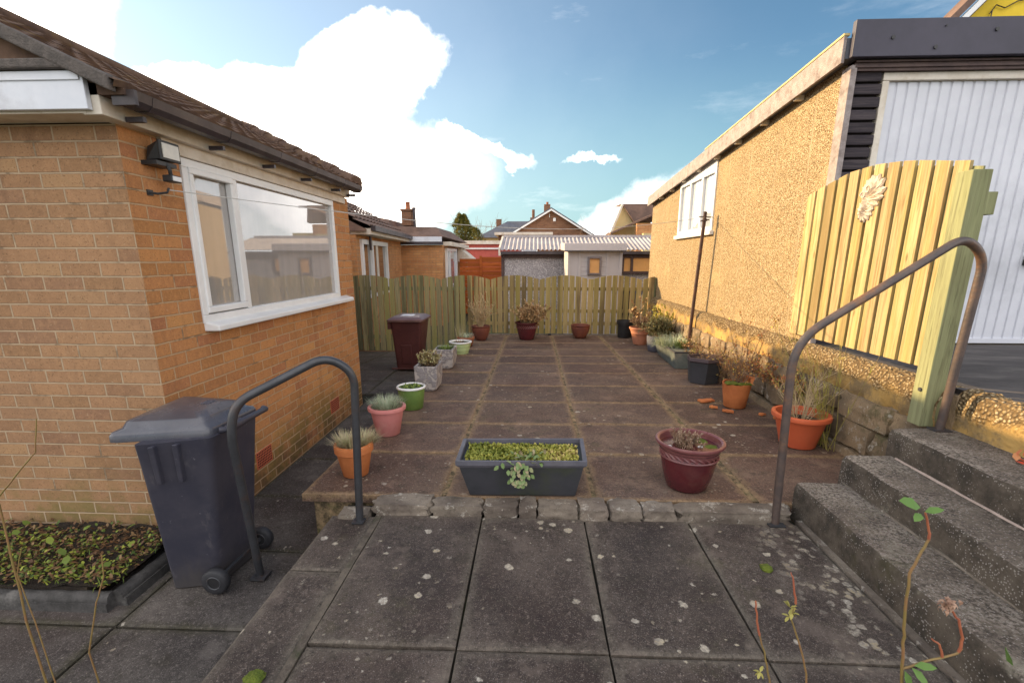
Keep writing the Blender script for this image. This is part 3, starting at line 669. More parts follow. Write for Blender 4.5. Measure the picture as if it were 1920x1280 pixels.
f.hexa([(-9, 5.5, 2.45), (-3.52, 6.9, 2.45), (-3.52, 9.2, 2.45), (-9, 9.2, 2.45)], [(-6.5, 7.0, 3.45), (-4.6, 7.2, 3.45), (-4.6, 8.4, 3.45), (-6.5, 8.4, 3.45)])  # unseen rear roof, steepened to block sun from the lower retaining wall
f.build('roof_gable', M_tile, H)
f = MB()
for k in range(7):
    A, B = V(-1.93, 5.38, 2.405), V(-4.42, 7.66, 3.58); a_, b_ = A.lerp(B, k / 7), A.lerp(B, (k + 1.1) / 7); f.tube([a_, b_ + V(0, 0, -.012)], [.075, .062], 8)
f.build('hip_tiles', M_tile, H, True)
f = MB(); f.tube([(-4.42, 2.30, 3.55), (-4.42, 7.6, 3.55)], .07, 10); f.build('ridge', M_tile, H, True)
# square-section gutter with brackets
f = MB(); gx = -1.905
for (a, b, c, d) in [(-.055, .0, .0, .008), (-.055, -.048, .008, .085), (.0, .062, .0, .008)]: pass
def gut(mb, x, y0, y1, z):
    pr = [(-.055, .085), (-.05, .03), (-.03, .022), (.025, .022), (.048, .045), (.058, .085), (.050, .085), (.042, .049), (.022, .030), (-.028, .030), (-.042, .034), (-.047, .085)]
    n = len(pr); vs = [(x + a, y0, z + b) for a, b in pr] + [(x + a, y1, z + b) for a, b in pr]
    mb.add(vs, [(i, (i + 1) % n, n + (i + 1) % n, n + i) for i in range(n)] + [tuple(range(n)), tuple(reversed(range(n, 2 * n)))])
gut(f, -1.93, 2.38, 5.42, 2.285); f.box(-1.985, -1.872, 2.372, 2.392, 2.305, 2.370)
G = f.build('gutter', M_gut, H)
for yb in (2.50, 3.12, 3.72, 4.32, 4.95, 5.36):
    b = MB(); w_ = .035 if yb > 2.6 else .02
    pr = [(-.062, .088), (-.058, .006), (-.05, -.006), (.028, -.006), (.056, .028), (.068, .092), (.06, .094), (.05, .03)]
    gut(b, -1.929, yb - .012, yb + .012, 2.2815); b.box(-2.03, -1.94, yb - .012, yb + .012, 2.262, 2.286); b.build('bracket', M_gut, G)
for yb, h_ in ((3.277, .15), (4.64, .12)):
    b = MB(); z0 = .022
    b.box(WX - .01, WX + .004, yb, yb + .215, z0, z0 + .135); ab = b.build('airbrick', M_airb, H)
    b = MB()
    for i in range(9):
        for j in range(6): b.box(WX + .003, WX + .0055, yb + .012 + i * .0222, yb + .024 + i * .0222, z0 + .012 + j * .0205, z0 + .023 + j * .0205)
    b.build('holes', M_airdark, ab)
f = MB(); f.tube([(-2.3, 5.42, 2.36), (-2.45, 5.6, 2.33), (-2.6, 5.8, 2.3)], .05, 8); 
# floodlight and hook on the corner
F_ = thing('security_floodlight', 'black halogen floodlight with motion sensor under the bungalow eaves', 'outdoor light', (-2.09, 2.66, 2.13)); F_.scale = (.74, .70, .72)
m_ = MB(); m_.hexa([(-2.09, 2.60, 2.09), (-1.99, 2.62, 2.10), (-1.99, 2.80, 2.10), (-2.09, 2.80, 2.09)], [(-2.08, 2.62, 2.19), (-1.985, 2.60, 2.225), (-1.985, 2.81, 2.225), (-2.08, 2.79, 2.19)]); m_.box(-1.99, -1.972, 2.60, 2.815, 2.093, 2.235)
m_.build('housing', M_black, F_, bevel=.006)
m_ = MB(); m_.box(-1.975, -1.966, 2.622, 2.795, 2.112, 2.215); m_.build('lens', M_lens, F_)
m_ = MB(); m_.box(-2.107, -1.99, 2.57, 2.78, 2.055, 2.085); m_.tube([(-2.0, 2.68, 2.08), (-1.985, 2.69, 2.03), (-1.99, 2.70, 1.99)], .014, 8); m_.build('bracket', M_black, F_); F_.location = (-2.094, 2.70, 2.15)
m_ = MB(); m_.box(-2.03, -1.955, 2.69, 2.80, 1.965, 2.015); so_ = m_.build('motion_sensor', M_black, F_, bevel=.008)
m_ = MB(); m_.box(-1.9555, -1.950, 2.70, 2.79, 1.972, 2.006); m_.build('sensor_window', M_white, so_)
hk = MB(); hk.tube([(-2.107, 2.66, 1.955), (-2.07, 2.67, 1.95), (-2.035, 2.70, 1.96), (-2.03, 2.71, 1.985)], .006, 8); hk.box(-2.107, -2.10, 2.64, 2.68, 1.94, 1.97)
tag(hk.build('wall_hook', M_black), 'small black iron hook in the brick corner holding the washing line', 'hook')
ln = MB(); A, B = V(-2.035, 2.705, 1.975), V(2.30, 6.79, 2.15); pts = [A.lerp(B, i / 40) + V(0, 0, -.18 * math.sin(math.pi * i / 40)) for i in range(41)]
ln.tube(pts, .0028, 5); tag(ln.build('washing_line', M_rope), 'thin white washing line strung from brick corner to rusty pole', 'washing line')

# ---------------------------------------------------------------- garage on the right
H = thing('pebbledash_garage', 'concrete panel garage with sunlit pebbledash side and pale blue door', 'garage', (2.45, 4.3, .85))
GX = 2.452; rz = lambda y: 3.13 - .065 * (y - 4.3)
def gwall(mb, y0, y1, z0, zt):
    mb.hexa([(GX, y0, z0), (GX + .12, y0, z0), (GX + .12, y1, z0), (GX, y1, z0)], [(GX, y0, zt(y0)), (GX + .12, y0, zt(y0)), (GX + .12, y1, zt(y1)), (GX, y1, zt(y1))])
m_ = MB(); gwall(m_, 4.33, 6.90, .80, rz); gwall(m_, 8.50, 10.42, .80, rz); gwall(m_, 6.90, 8.50, .80, lambda y: 1.93); m_.box(GX + .1, 6.2, 10.30, 10.42, .8, 2.7)
m_.build('side_wall', M_dash, H)
wg = window(H, GX, 6.90, 8.50, 1.99, 2.80, [7.43, 7.97], G_sky, -1, .055, proud=.02)
f = MB(); f.box(GX - .055, GX + .05, 6.86, 8.56, 1.93, 1.985); f.build('window_sill', M_white, wg, bevel=.006)
f = MB(); f.hexa([(GX - .02, 6.9, 2.802), (GX + .06, 6.9, 2.802), (GX + .06, 8.5, 2.802), (GX - .02, 8.5, 2.802)], [(GX - .02, 6.9, 2.95), (GX + .06, 6.9, 2.95), (GX + .06, 8.5, 2.85), (GX - .02, 8.5, 2.85)]); f.build('window_head', M_white, wg)
f = MB()
def bar(mb, x0, x1, ya, yb, za, zb, dz): mb.hexa([(x0, ya, za), (x1, ya, za), (x1, yb, za - dz), (x0, yb, za - dz)], [(x0, ya, zb), (x1, ya, zb), (x1, yb, zb - dz), (x0, yb, zb - dz)])
bar(f, GX - .10, GX - .075, 4.22, 10.5, 3.07, 3.255, .40); f.build('side_fascia', M_pinkboard, H, bevel=.004)
f = MB(); bar(f, GX - .104, GX - .06, 4.22, 7.2, 3.258, 3.274, .19); f.build('roof_trim', M_yellowwood, H)
f = MB(); bar(f, GX - .074, 6.3, 4.22, 10.5, 3.10, 3.24, .40); f.build('roof', M_slate, H)
for yb in (4.9, 5.55, 6.2, 6.85, 7.5, 8.2, 8.9, 9.6):
    b = MB(); b.box(GX - .075, GX, yb, yb + .05, rz(yb) - .075, rz(yb) - .03); b.build('rafter_end', M_offwhite, H)
f = MB(); f.box(2.40, 9, 4.17, 4.215, 3.095, 3.345); f.build('front_fascia', M_bfascia, H, bevel=.004)
for bx_, bz in ((2.68, 3.22), (3.42, 3.26), (3.05, 3.29), (3.0, 3.15)):
    b = MB(); b.tube([(bx_, 4.17, bz), (bx_, 4.162, bz)], .014 if bz < 3.28 else .006, 10); b.build('bolt', M_black, H)
f = MB(); f.box(2.47, 9, 4.235, 4.33, 3.02, 3.094); f.box(2.47, 9, 4.222, 4.30, 3.04, 3.056); f.box(2.47, 9, 4.218, 4.30, 3.075, 3.088); f.build('head_moulding', M_brownwood, H)
f = MB(); f.box(2.44, 2.488, 4.225, 4.34, .82, 3.06); f.build('corner_board', M_pinkboard, H, bevel=.004)
f = MB(); f.box(2.49, 2.72, 4.31, 4.34, .82, 3.02)
for i in range(24):
    z = .84 + i * .092
    if z < 3.0: f.box(2.492, 2.722 - .006 * (i % 3), 4.262 + .004 * (i % 2), 4.309, z, z + .074); 
f.build('slat_panel', M_slat, H, bevel=.008)
f = MB(); f.box(2.724, 2.775, 4.27, 4.34, .88, 2.96); f.box(2.724, 9, 4.268, 4.34, 2.962, 3.018); f.build('door_frame', M_offwhite, H, bevel=.004)
m_ = MB(); vs = []; fs = []; x = 2.778; cols_ = []
while x < 5.3:
    cols_ += [(x, 0), (x + .060, 0), (x + .066, .010), (x + .078, .010), (x + .084, 0)]; x += .084
for x, d in cols_: vs += [(x, 4.30 + d, .905), (x, 4.30 + d, 2.958)]
for i in range(len(cols_) - 1): fs.append((2 * i, 2 * i + 2, 2 * i + 3, 2 * i + 1))
m_.add(vs, fs, .5); D = m_.build('garage_door', M_door, H)
m_ = MB(); m_.box(2.778, 5.3, 4.288, 4.312, .885, .925); m_.build('bottom_rail', M_door, D)
m_ = MB(); m_.box(4.13, 4.25, 4.25, 4.30, 1.55, 1.60); m_.tube([(4.15, 4.30, 1.62), (4.15, 4.27, 1.62)], .02, 10); m_.build('handle', M_black, D, bevel=.006)

# ---------------------------------------------------------------- open timber gate and post against the garage
T = thing('timber_gate', 'tall arched timber gate with open board gaps, standing open against the garage', 'gate', (2.44, 3.0, .93))
def gtop(y):
    pts = [(4.60, 2.10), (4.44, 2.165), (4.24, 2.20), (3.98, 2.245), (3.69, 2.25), (3.44, 2.225), (3.28, 2.20), (3.06, 2.155), (2.85, 2.12)]
    for (a, za), (b, zb) in zip(pts, pts[1:]):
        if b <= y <= a: return za + (zb - za) * (a - y) / (a - b)
    return 2.1
ys_ = [4.52 - i * .1355 for i in range(13)]
for i in range(12):
    a, b = ys_[i], ys_[i + 1] + .030; m_ = MB(); zb = .935 + .008 * i * .2; x0 = 2.405
    m_.hexa([(x0, b, zb), (x0 + .02, b, zb), (x0 + .02, a, zb), (x0, a, zb)], [(x0, b, gtop(b)), (x0 + .02, b, gtop(b)), (x0 + .02, a, gtop(a)), (x0, a, gtop(a))]); m_.build('board', M_gate, T, bevel=.003)
for i in range(12):
    a, b = ys_[i] - .07, ys_[i + 1] - .05
    if b < 2.86: b = 2.86
    m_ = MB(); m_.hexa([(2.4505, b, .95), (2.4515, b, .95), (2.4515, a, .95), (2.4505, a, .95)] if False else [(2.4262, b, .95), (2.4362, b, .95), (2.4362, a, .95), (2.4262, a, .95)], [(2.4262, b, gtop(b) - .03), (2.4362, b, gtop(b) - .03), (2.4362, a, gtop(a) - .03), (2.4262, a, gtop(a) - .03)]); m_.build('back_board', M_post, T)
Pst = thing('gate_post', 'square greenish timber post at the top of the steps', 'post', (2.32, 2.78, .645))
m_ = MB(); m_.box(2.275, 2.375, 2.735, 2.835, .645, 2.055); m_.build('post', M_post, Pst, bevel=.004)
m_ = MB(); m_.box(2.376, 2.43, 2.742, 2.80, 1.83, 1.945); m_.build('hinge_block', M_post, Pst, bevel=.003)
m_ = MB(); m_.tube([(2.274, 2.78, .86), (2.268, 2.78, .86)], .012, 10); m_.build('bolt', M_steel, Pst)
# leaf plaque
O = thing('leaf_plaque', 'cream cast plaque of scrolling acanthus leaves and a flower fixed on the gate', 'plaque', (2.40, 3.72, 2.02))
m_ = MB(); cy, cz = 3.70, 2.03
def petal(mb, y, z, ang, L, w_, h=.022):
    d = V(0, -math.cos(ang), math.sin(ang)); sd_ = V(0, math.sin(ang), math.cos(ang)); o = V(2.40, y, z); vs = []; n = 7
    for i in range(n):
        k = i / (n - 1); ww = w_ * math.sin(math.pi * min(1, k * .85 + .12)) ** .7 / 2; c = o + d * L * k
        vs += [c + sd_ * ww + V(0, 0, 0), c + sd_ * ww * .5 + V(-h * .8 * math.sin(math.pi * (k * .8 + .2)), 0, 0), c + V(-h * .35, 0, 0), c - sd_ * ww * .5 + V(-h * .8 * math.sin(math.pi * (k * .8 + .2)), 0, 0), c - sd_ * ww]
    mb.add(vs, [(i * 5 + j, i * 5 + j + 1, i * 5 + j + 6, i * 5 + j + 5) for i in range(n - 1) for j in range(4)])
for ang, L, w_ in ((60, .17, .07), (38, .18, .07), (15, .17, .07), (85, .15, .07), (108, .13, .06), (-4, .15, .06), (132, .11, .05), (160, .08, .04), (95, .13, .05), (72, .15, .055), (50, .16, .055), (28, .15, .05), (5, .14, .05), (-15, .11, .045), (120, .11, .045), (145, .085, .04)): petal(m_, cy + .01, cz, R(ang), L, w_, .03)
for ang, L, w_ in ((175, .07, .045), (200, .075, .05), (225, .09, .05), (250, .09, .05), (280, .08, .05), (310, .10, .05), (335, .12, .05)): petal(m_, cy + .01, cz - .01, R(ang), L, w_, .026)
for k in range(13): petal(m_, cy + .025, cz - .085, R(k * 27.7), .085, .044, .026)
for k in range(7): petal(m_, cy + .025, cz - .085, R(k * 51 + 10), .038, .026, .04)
m_.build('leaves', M_ornament, O, True)
m_ = MB()
for (yy_, zz_, r_, dr) in ((cy + .045, cz + .02, .03, 1), (cy + .0, cz + .055, .035, -1)):
    m_.tube([(2.382, yy_ + dr * r_ * (1 - i / 22) * math.cos(i * .42), zz_ + r_ * (1 - i / 22) * math.sin(i * .42)) for i in range(18)], .009, 6)
m_.build('scrolls', M_ornament, O, True)

# ---------------------------------------------------------------- handrails and clothes pole
def smooth_path(ctrl, n=9, rad=.13):
    """polyline with rounded corners"""
    P = [V(*c) for c in ctrl]; out = [P[0]]
    for i in range(1, len(P) - 1):
        a, b, c = P[i - 1], P[i], P[i + 1]; r_ = min(rad, (a - b).length * .49, (c - b).length * .49); s_ = b + (a - b).normalized() * r_; e_ = b + (c - b).normalized() * r_
        for k in range(n + 1):
            q = k / n; out.append(s_ * (1 - q) ** 2 + b * 2 * q * (1 - q) + e_ * q * q)
    out.append(P[-1]); return out
T = thing('handrail', 'dark grey tubular handrail arching from the landing down beside the navy bin', 'handrail', (-.98, 2.39, .15), 'tubular handrails by the landing')
m_ = MB(); m_.tube(smooth_path([(-.975, 2.385, .15), (-.93, 2.36, 1.03), (-1.045, 2.30, 1.125), (-1.385, 2.05, .95), (-1.415, 2.035, .80), (-1.515, 2.255, -.13)], 9, .14), .021, 14); m_.build('tube', M_steel, T, True)
m_ = MB(); m_.box(-1.01, -.945, 2.35, 2.42, .152, .160); m_.build('foot_plate', M_steel, T); m_ = MB(); m_.box(-1.55, -1.47, 2.21, 2.29, -.128, -.115); m_.build('foot_plate', M_steel, T)
T = thing('handrail', 'rusty brown tubular handrail rising along the steps to the driveway', 'handrail', (1.385, 2.45, .15), 'tubular handrails by the landing')
m_ = MB(); m_.tube(smooth_path([(1.372, 2.455, .15), (1.345, 2.47, 1.19), (2.19, 2.60, 1.715), (2.335, 2.63, 1.61), (2.335, 2.67, .645)], 10, .17), .0215, 14); m_.build('tube', M_rust, T, True)
for x, y, z in ((1.372, 2.455, .152), (2.335, 2.67, .648)):
    m_ = MB(); m_.box(x - .045, x + .045, y - .035, y + .035, z, z + .008); m_.build('foot_plate', M_steel, T)
T = thing('clothes_pole', 'rusty brown clothes pole leaning before the garage window', 'pole', (2.30, 6.99, .13))
m_ = MB(); m_.tube([(2.28, 6.99, .11), (2.30, 6.80, 2.225)], .024, 12); m_.build('pole', M_pole, T, True)
m_ = MB(); m_.tube([(2.21, 6.795, 2.16), (2.40, 6.795, 2.15)], .007, 8); m_.tube([(2.24, 6.78, 2.10), (2.36, 6.80, 2.12)], .008, 8); m_.tube([(2.30, 6.80, 2.10), (2.30, 6.80, 2.13)], .032, 12); m_.build('crossbar', M_pole, T)

# ---------------------------------------------------------------- bins
def loft(mb, rings, cap=True, t=None):
    n = len(rings[0]); vs = [p_ for r_ in rings for p_ in r_]
    fs = [(i * n + k, i * n + (k + 1) % n, (i + 1) * n + (k + 1) % n, (i + 1) * n + k) for i in range(len(rings) - 1) for k in range(n)]
    if cap: fs += [tuple(reversed(range(n))), tuple((len(rings) - 1) * n + k for k in range(n))]
    return mb.add(vs, fs, t)
def rrect(c, rad, z, n=5):
    """rounded quad ring through four corners (ccw)"""
    out = []; P = [V(a, b, 0) for a, b in c]
    for i in range(4):
        a, b, d = P[i - 1], P[i], P[(i + 1) % 4]; s_ = b + (a - b).normalized() * rad; e_ = b + (d - b).normalized() * rad
        for k in range(n):
            q = k / (n - 1); p_ = s_ * (1 - q) ** 2 + b * 2 * q * (1 - q) + e_ * q * q; out.append((p_.x, p_.y, z))
    return out
def lerp4(A, B, k): return [(a[0] + (b[0] - a[0]) * k, a[1] + (b[1] - a[1]) * k) for a, b in zip(A, B)]
T = thing('wheelie_bin', 'navy wheeled bin with closed lid by the brick corner', 'bin', (-1.75, 2.25, -.13), 'wheeled rubbish bins')
bt = [(-1.93, 2.13), (-1.70, 2.18), (-1.66, 2.46), (-1.92, 2.43)]; tp = [(-1.81, 1.925), (-1.515, 2.035), (-1.485, 2.375), (-1.83, 2.42)]
m_ = MB(); loft(m_, [rrect(lerp4(bt, tp, k), .03, z) for k, z in ((0, -.10), (.02, -.125), (.06, -.06), (.85, .66), (.87, .675), (1, .78))][1:]); m_.build('body', M_navy, T, True)
def mid4(A, i, j, k): return (A[i][0] + (A[j][0] - A[i][0]) * k, A[i][1] + (A[j][1] - A[i][1]) * k)
m_ = MB()
for k in (.25, .55):
    a = mid4(lerp4(bt, tp, .78), 0, 1, k); b = mid4(tp, 0, 1, k); m_.hexa([(a[0] - .008, a[1] - .014, .56), (a[0] + .012, a[1] - .010, .56), (a[0] + .012, a[1] + .03, .56), (a[0] - .008, a[1] + .03, .56)], [(b[0] - .010, b[1] - .020, .77), (b[0] + .014, b[1] - .014, .77), (b[0] + .014, b[1] + .03, .77), (b[0] - .010, b[1] + .03, .77)])
m_.build('moulded_rib', M_navy, T, bevel=.004)
lid = [(-1.955, 1.955), (-1.530, 2.055), (-1.505, 2.42), (-1.985, 2.50)]
m_ = MB(); inn = lambda k: lerp4(lid, [(-1.73, 2.23)] * 4, k)
loft(m_, [rrect(inn(.05), .03, .772), rrect(inn(0), .035, .778), rrect(inn(0), .035, .808), rrect(inn(.04), .03, .822), rrect(inn(.14), .04, .832), rrect(inn(.2), .04, .862), rrect(inn(.5), .05, .880)]); L_ = m_.build('lid', M_navylid, T, True)
m_ = MB(); a, b = mid4(lid, 0, 1, .22), mid4(lid, 0, 1, .92)
m_.hexa([(a[0], a[1] + .03, .826), (b[0] - .01, b[1] + .03, .826), (b[0] - .02, b[1] + .12, .835), (a[0] + .02, a[1] + .10, .835)], [(a[0] + .01, a[1] + .036, .842), (b[0] - .02, b[1] + .036, .842), (b[0] - .03, b[1] + .11, .862), (a[0] + .04, a[1] + .09, .862)]); m_.build('grip', M_navylid, L_, bevel=.006)
m_ = MB()
for k in range(4): m_.box(-1.70 + k * .012, -1.694 + k * .012, 2.25 - k * .002, 2.31, .8815, .8830)
m_.build('embossing', M_bluegrey, L_)
m_ = MB(); m_.tube([(-1.505, 2.09, .80), (-1.482, 2.10, .80), (-1.475, 2.25, .80), (-1.470, 2.43, .80), (-1.49, 2.44, .80)], .016, 10); m_.tube([(-1.482, 2.12, .80), (-1.476, 2.22, .80)], .021, 12); m_.build('handle', M_navy, T, True)
for wy, wx in ((2.115, -1.668), (2.52, -1.655)):
    m_ = MB(); prof = [(.028, -.022), (.062, -.024), (.070, -.016), (.072, 0), (.070, .016), (.062, .024), (.028, .022)]; seg = 28; vs = []
    for r_, o_ in prof:
        for k in range(seg): q = 2 * math.pi * k / seg; vs.append((wx + r_ * math.cos(q), wy + o_, -.06 + r_ * math.sin(q)))
    m_.add(vs, [(i * seg + k, i * seg + (k + 1) % seg, (i + 1) * seg + (k + 1) % seg, (i + 1) * seg + k) for i in range(6) for k in range(seg)]); wh = m_.build('wheel', M_rubber, T, True)
    m_ = MB(); m_.tube([(wx, wy - .020, -.06), (wx, wy + .02, -.06)], .034, 20); m_.build('hub', M_black, wh)
    m_ = MB(); m_.tube([(wx + .036 * math.cos(k * .3), wy - .021, -.06 + .036 * math.sin(k * .3)) for k in range(22)], .004, 6, False); m_.build('rim', M_steel, wh, True)
m_ = MB(); m_.tube([(-1.668, 2.1, -.06), (-1.655, 2.52, -.06)], .012, 8); m_.build('axle', M_steel, T)

T = thing('wheelie_bin', 'brown wheeled garden waste bin standing by the green fence', 'bin', (-2.0, 7.45, -.15), 'wheeled rubbish bins')
bt = [(-2.20, 7.30), (-1.83, 7.30), (-1.83, 7.62), (-2.20, 7.62)]; tp = [(-2.20, 7.16), (-1.715, 7.16), (-1.715, 7.74), (-2.20, 7.74)]
bt = [(a + .03, b) for a, b in bt]
m_ = MB(); loft(m_, [rrect(lerp4(bt, tp, k), .04, z) for k, z in ((0, -.10), (.5, .28), (.9, .60), (1, .68))]); m_.build('body', M_brownbin, T, True)
m_ = MB(); loft(m_, [rrect([(-2.235, 7.11), (-1.685, 7.11), (-1.685, 7.78), (-2.235, 7.78)], .03, z) for z in (.672, .70)] + [rrect([(-2.20, 7.15), (-1.72, 7.15), (-1.72, 7.74), (-2.20, 7.74)], .04, .725), rrect([(-2.16, 7.25), (-1.76, 7.25), (-1.76, 7.68), (-2.16, 7.68)], .04, .745)]); L_ = m_.build('lid', M_brownlid, T, True)
m_ = MB(); m_.box(-2.07, -1.87, 7.3, 7.5, .7455, .749); m_.build('sticker', M_wfascia, L_)
m_ = MB(); m_.hexa([(-2.07, 7.275, -.02), (-1.90, 7.275, -.02), (-1.90, 7.35, -.02), (-2.07, 7.35, -.02)], [(-2.07, 7.218, .30), (-1.90, 7.218, .30), (-1.90, 7.3, .30), (-2.07, 7.3, .30)]); m_.build('moulded_panel', M_brownbin, T, bevel=.012)
for s_ in (-2.22, -1.80):
    m_ = MB(); m_.tube([(s_ - .02, 7.6, -.06), (s_ + .02, 7.6, -.06)], .075, 20); m_.build('wheel', M_rubber, T)
m_ = MB(); m_.box(-2.24, -2.19, 7.16, 7.2, .55, .66); m_.tube([(-2.25, 7.3, -.1), (-1.74, 7.3, -.1)], .012, 6); m_.build('handle', M_brownbin, T)

# ---------------------------------------------------------------- pots and planters
def tuft(mb, c, n, L, spread, w_, droop=.25, rad=.05, up=.9, jl=.4):
    for _ in range(n):
        a = random.uniform(0, 6.283); r_ = rad * math.sqrt(random.random()); s_ = spread * random.uniform(.1, 1)
        mb.blade((c[0] + r_ * math.cos(a), c[1] + r_ * math.sin(a), c[2]), (math.cos(a) * s_, math.sin(a) * s_, up), L * random.uniform(1 - jl, 1), w_, droop * random.random())
def cushion(mb, c, rx, ry, n, L, w_, h=.03):
    for _ in range(n):
        a = random.uniform(0, 6.283); r_ = math.sqrt(random.random()); x, y = c[0] + rx * r_ * math.cos(a), c[1] + ry * r_ * math.sin(a)
        d = rv(1); d.z = random.uniform(.2, 1.2); mb.leaf((x, y, c[2] + random.random() * h), d, V(0, 0, 1), L * random.uniform(.6, 1.2), w_)
def bush(st, lf, c, n, hgt, spread, r0=.004, leaves=6, ll=.02, lw=.01, forks=3, seg=5, curve=.25, leaf_from=.35):
    """branching twigs with leaves"""
    for _ in range(n):
        a = random.uniform(0, 6.283); s_ = spread * random.uniform(.2, 1); p0 = V(*c) + V(math.cos(a), math.sin(a), 0) * .02
        d = V(math.cos(a) * s_, math.sin(a) * s_, 1).normalized(); L = hgt * random.uniform(.6, 1); pts = [p0]
        for i in range(seg): d = (d + rv(curve) + V(0, 0, .04)).normalized(); pts.append(pts[-1] + d * L / seg)
        st.tube(pts, [r0 * (1 - .75 * i / seg) for i in range(seg + 1)], 5)
        br = [pts]
        for _f in range(forks):
            i = random.randint(1, seg - 1); q = [pts[i]]; dd = (pts[i + 1] - pts[i]).normalized() + rv(.8); dd.normalize()
            for k in range(3): dd = (dd + rv(.3) + V(0, 0, .08)).normalized(); q.append(q[-1] + dd * L * random.uniform(.08, .16))
            st.tube(q, [r0 * .55, r0 * .45, r0 * .35, r0 * .2], 4); br.append(q)
        for q in br:
            for _l in range(leaves):
                k = random.uniform(leaf_from, .999) * (len(q) - 1); i = int(k); p_ = q[i].lerp(q[i + 1], k - i); d = rv(1) + V(0, 0, .3); lf.leaf(p_, d, V(0, 0, 1), ll * random.uniform(.6, 1.3), lw)
def pot(name, label, x, y, prof, m, soil=None, soilm=None, rim_prof=None, rim_m=None, z=None, cat='plant pot', seg=44, group=None):
    z = PZ(y) + .004 if z is None else z
    T = thing(name, label, cat, (x, y, z), group or 'plant pots standing around the patio'); mb = MB(); mb.lathe((x, y, z), prof, seg); mb.build('pot', m, T, True)
    if rim_prof: mb = MB(); mb.lathe((x, y, z), rim_prof, seg); mb.build('rim', rim_m, T, True)
    if soil:
        mb = MB(); r_, h = soil; vs = [(x, y, z + h + .006)]; k = 28
        for j in (1, 2, 3):
            for i in range(k): a = 2 * math.pi * i / k; vs.append((x + r_ * j / 3 * math.cos(a), y + r_ * j / 3 * math.sin(a), z + h + (random.uniform(-.006, .008) if j < 3 else 0)))
        fs = [(0, 1 + i, 1 + (i + 1) % k) for i in range(k)] + [(1 + j * k + i, 1 + (j + 1) * k + i, 1 + (j + 1) * k + (i + 1) % k, 1 + j * k + (i + 1) % k) for j in range(2) for i in range(k)]
        mb.add(vs, fs); mb.build('soil', soilm or M_soil, T, True)
    return T, V(x, y, z)
def P3(rb, rt, h, lip=.02, liph=.03, th=.012, inner=None):
    """tapered pot profile with a collar and hollow inside"""
    return [(rb * .9, 0), (rb, .006), (rb + (rt - rb) * .82, h - liph - .012), (rt - lip * .2 - .002, h - liph - .006), (rt + lip * .5, h - liph), (rt + lip * .6, h - liph * .5), (rt + lip * .5, h - .003), (rt + lip * .2, h), (rt - th, h - .002), (rt - th - .003, h - .03), (rb + (rt - rb) * .5 - th, h * .5)]
# left row
T, o = pot('plant_pot', 'small orange terracotta pot of spiky silver grass beside the handrail foot', -1.18, 2.89, P3(.082, .118, .225, .012, .055), M_terra, (.10, .19), M_mossm)
m_ = MB()
for cx_, cy_ in ((-.06, .0), (.055, .02), (.0, -.04), (.07, .04)): tuft(m_, (o.x + cx_, o.y + cy_, o.z + .20), 260, .13, 1.4, .0055, .35, .05)
m_.build('grass', L_straw, T)
T, o = pot('plant_pot', 'pink plastic pot filled with fine silver spiky grass', -1.197, 3.68, P3(.095, .140, .245, .025, .03), M_pink, (.125, .215), M_soil)
m_ = MB(); tuft(m_, (o.x, o.y, o.z + .21), 700, .14, 1.0, .005, .3, .11); m_.build('grass', L_silver, T)
T, o = pot('plant_pot', 'green plastic pot with white rim and low mossy growth', -1.185, 4.42, [(.10, 0), (.108, .006), (.132, .20), (.128, .215), (.120, .213), (.115, .12)], M_green, (.117, .192), M_mossm, [(.128, .205), (.140, .208), (.143, .217), (.138, .226), (.128, .228), (.122, .220), (.120, .205)], M_white)
m_ = MB(); cushion(m_, (o.x, o.y, o.z + .192), .10, .10, 300, .03, .014, .02); m_.build('plants', L_greens, T)
T, o = pot('plant_pot', 'pale green ringed bowl pot with white rim, behind the carved stone planters', -1.163, 7.46, [(.125, 0), (.13, .01), (.132, .045), (.138, .055), (.142, .05), (.152, .10), (.148, .108), (.158, .108), (.17, .165), (.165, .175), (.152, .17), (.15, .1)], M_ltgreen, (.150, .168), M_soil, [(.165, .17), (.182, .175), (.186, .186), (.18, .196), (.165, .197), (.158, .188), (.156, .17)], M_white)
m_ = MB(); tuft(m_, (o.x, o.y, o.z + .17), 60, .08, 1.2, .006, .3, .08); m_.build('plants', L_heather, T)
T, o = pot('plant_pot', 'small weathered terracotta pot with wispy plants behind the pale green bowl', -1.17, 8.15, P3(.105, .145, .17, .012, .04), M_terradark, (.13, .14), M_soil)
m_ = MB(); tuft(m_, (o.x, o.y, o.z + .14), 160, .15, 1.2, .006, .3, .12); m_.build('plants', L_silver, T); m_ = MB(); tuft(m_, (o.x - .1, o.y, o.z + .14), 20, .3, .35, .007, .1, .08); m_.build('stalks', L_straw, T)
# fence row; its dry leaf meshes include seed heads
BEL = [(.085, 0), (.10, .006), (.135, .07), (.165, .15), (.180, .215), (.180, .24), (.170, .248), (.184, .258), (.186, .272), (.176, .278), (.165, .27), (.16, .2)]
T, o = pot('plant_pot', 'round brown glazed pot of tall bare straw stems against the fence', -.985, 8.87, [(r_ * .98, z_) for r_, z_ in BEL], M_brownpot, (.16, .24), M_soil)
st, lf = MB(), MB(); bush(st, lf, (o.x, o.y, o.z + .23), 34, .62, .55, .006, 5, .035, .012, 3, 6, .12); st.build('stems', M_straw, T); lf.build('dry_growth', L_tan, T)
T, o = pot('plant_pot', 'glossy maroon pot with woven band and big tan dried shrub by the fence', -.12, 9.02, [(.13, 0), (.14, .01), (.165, .10), (.19, .22), (.20, .29), (.214, .30), (.225, .315), (.223, .335), (.208, .337), (.2, .3), (.18, .2)], M_maroon, (.195, .30), M_soil)
m_ = MB()
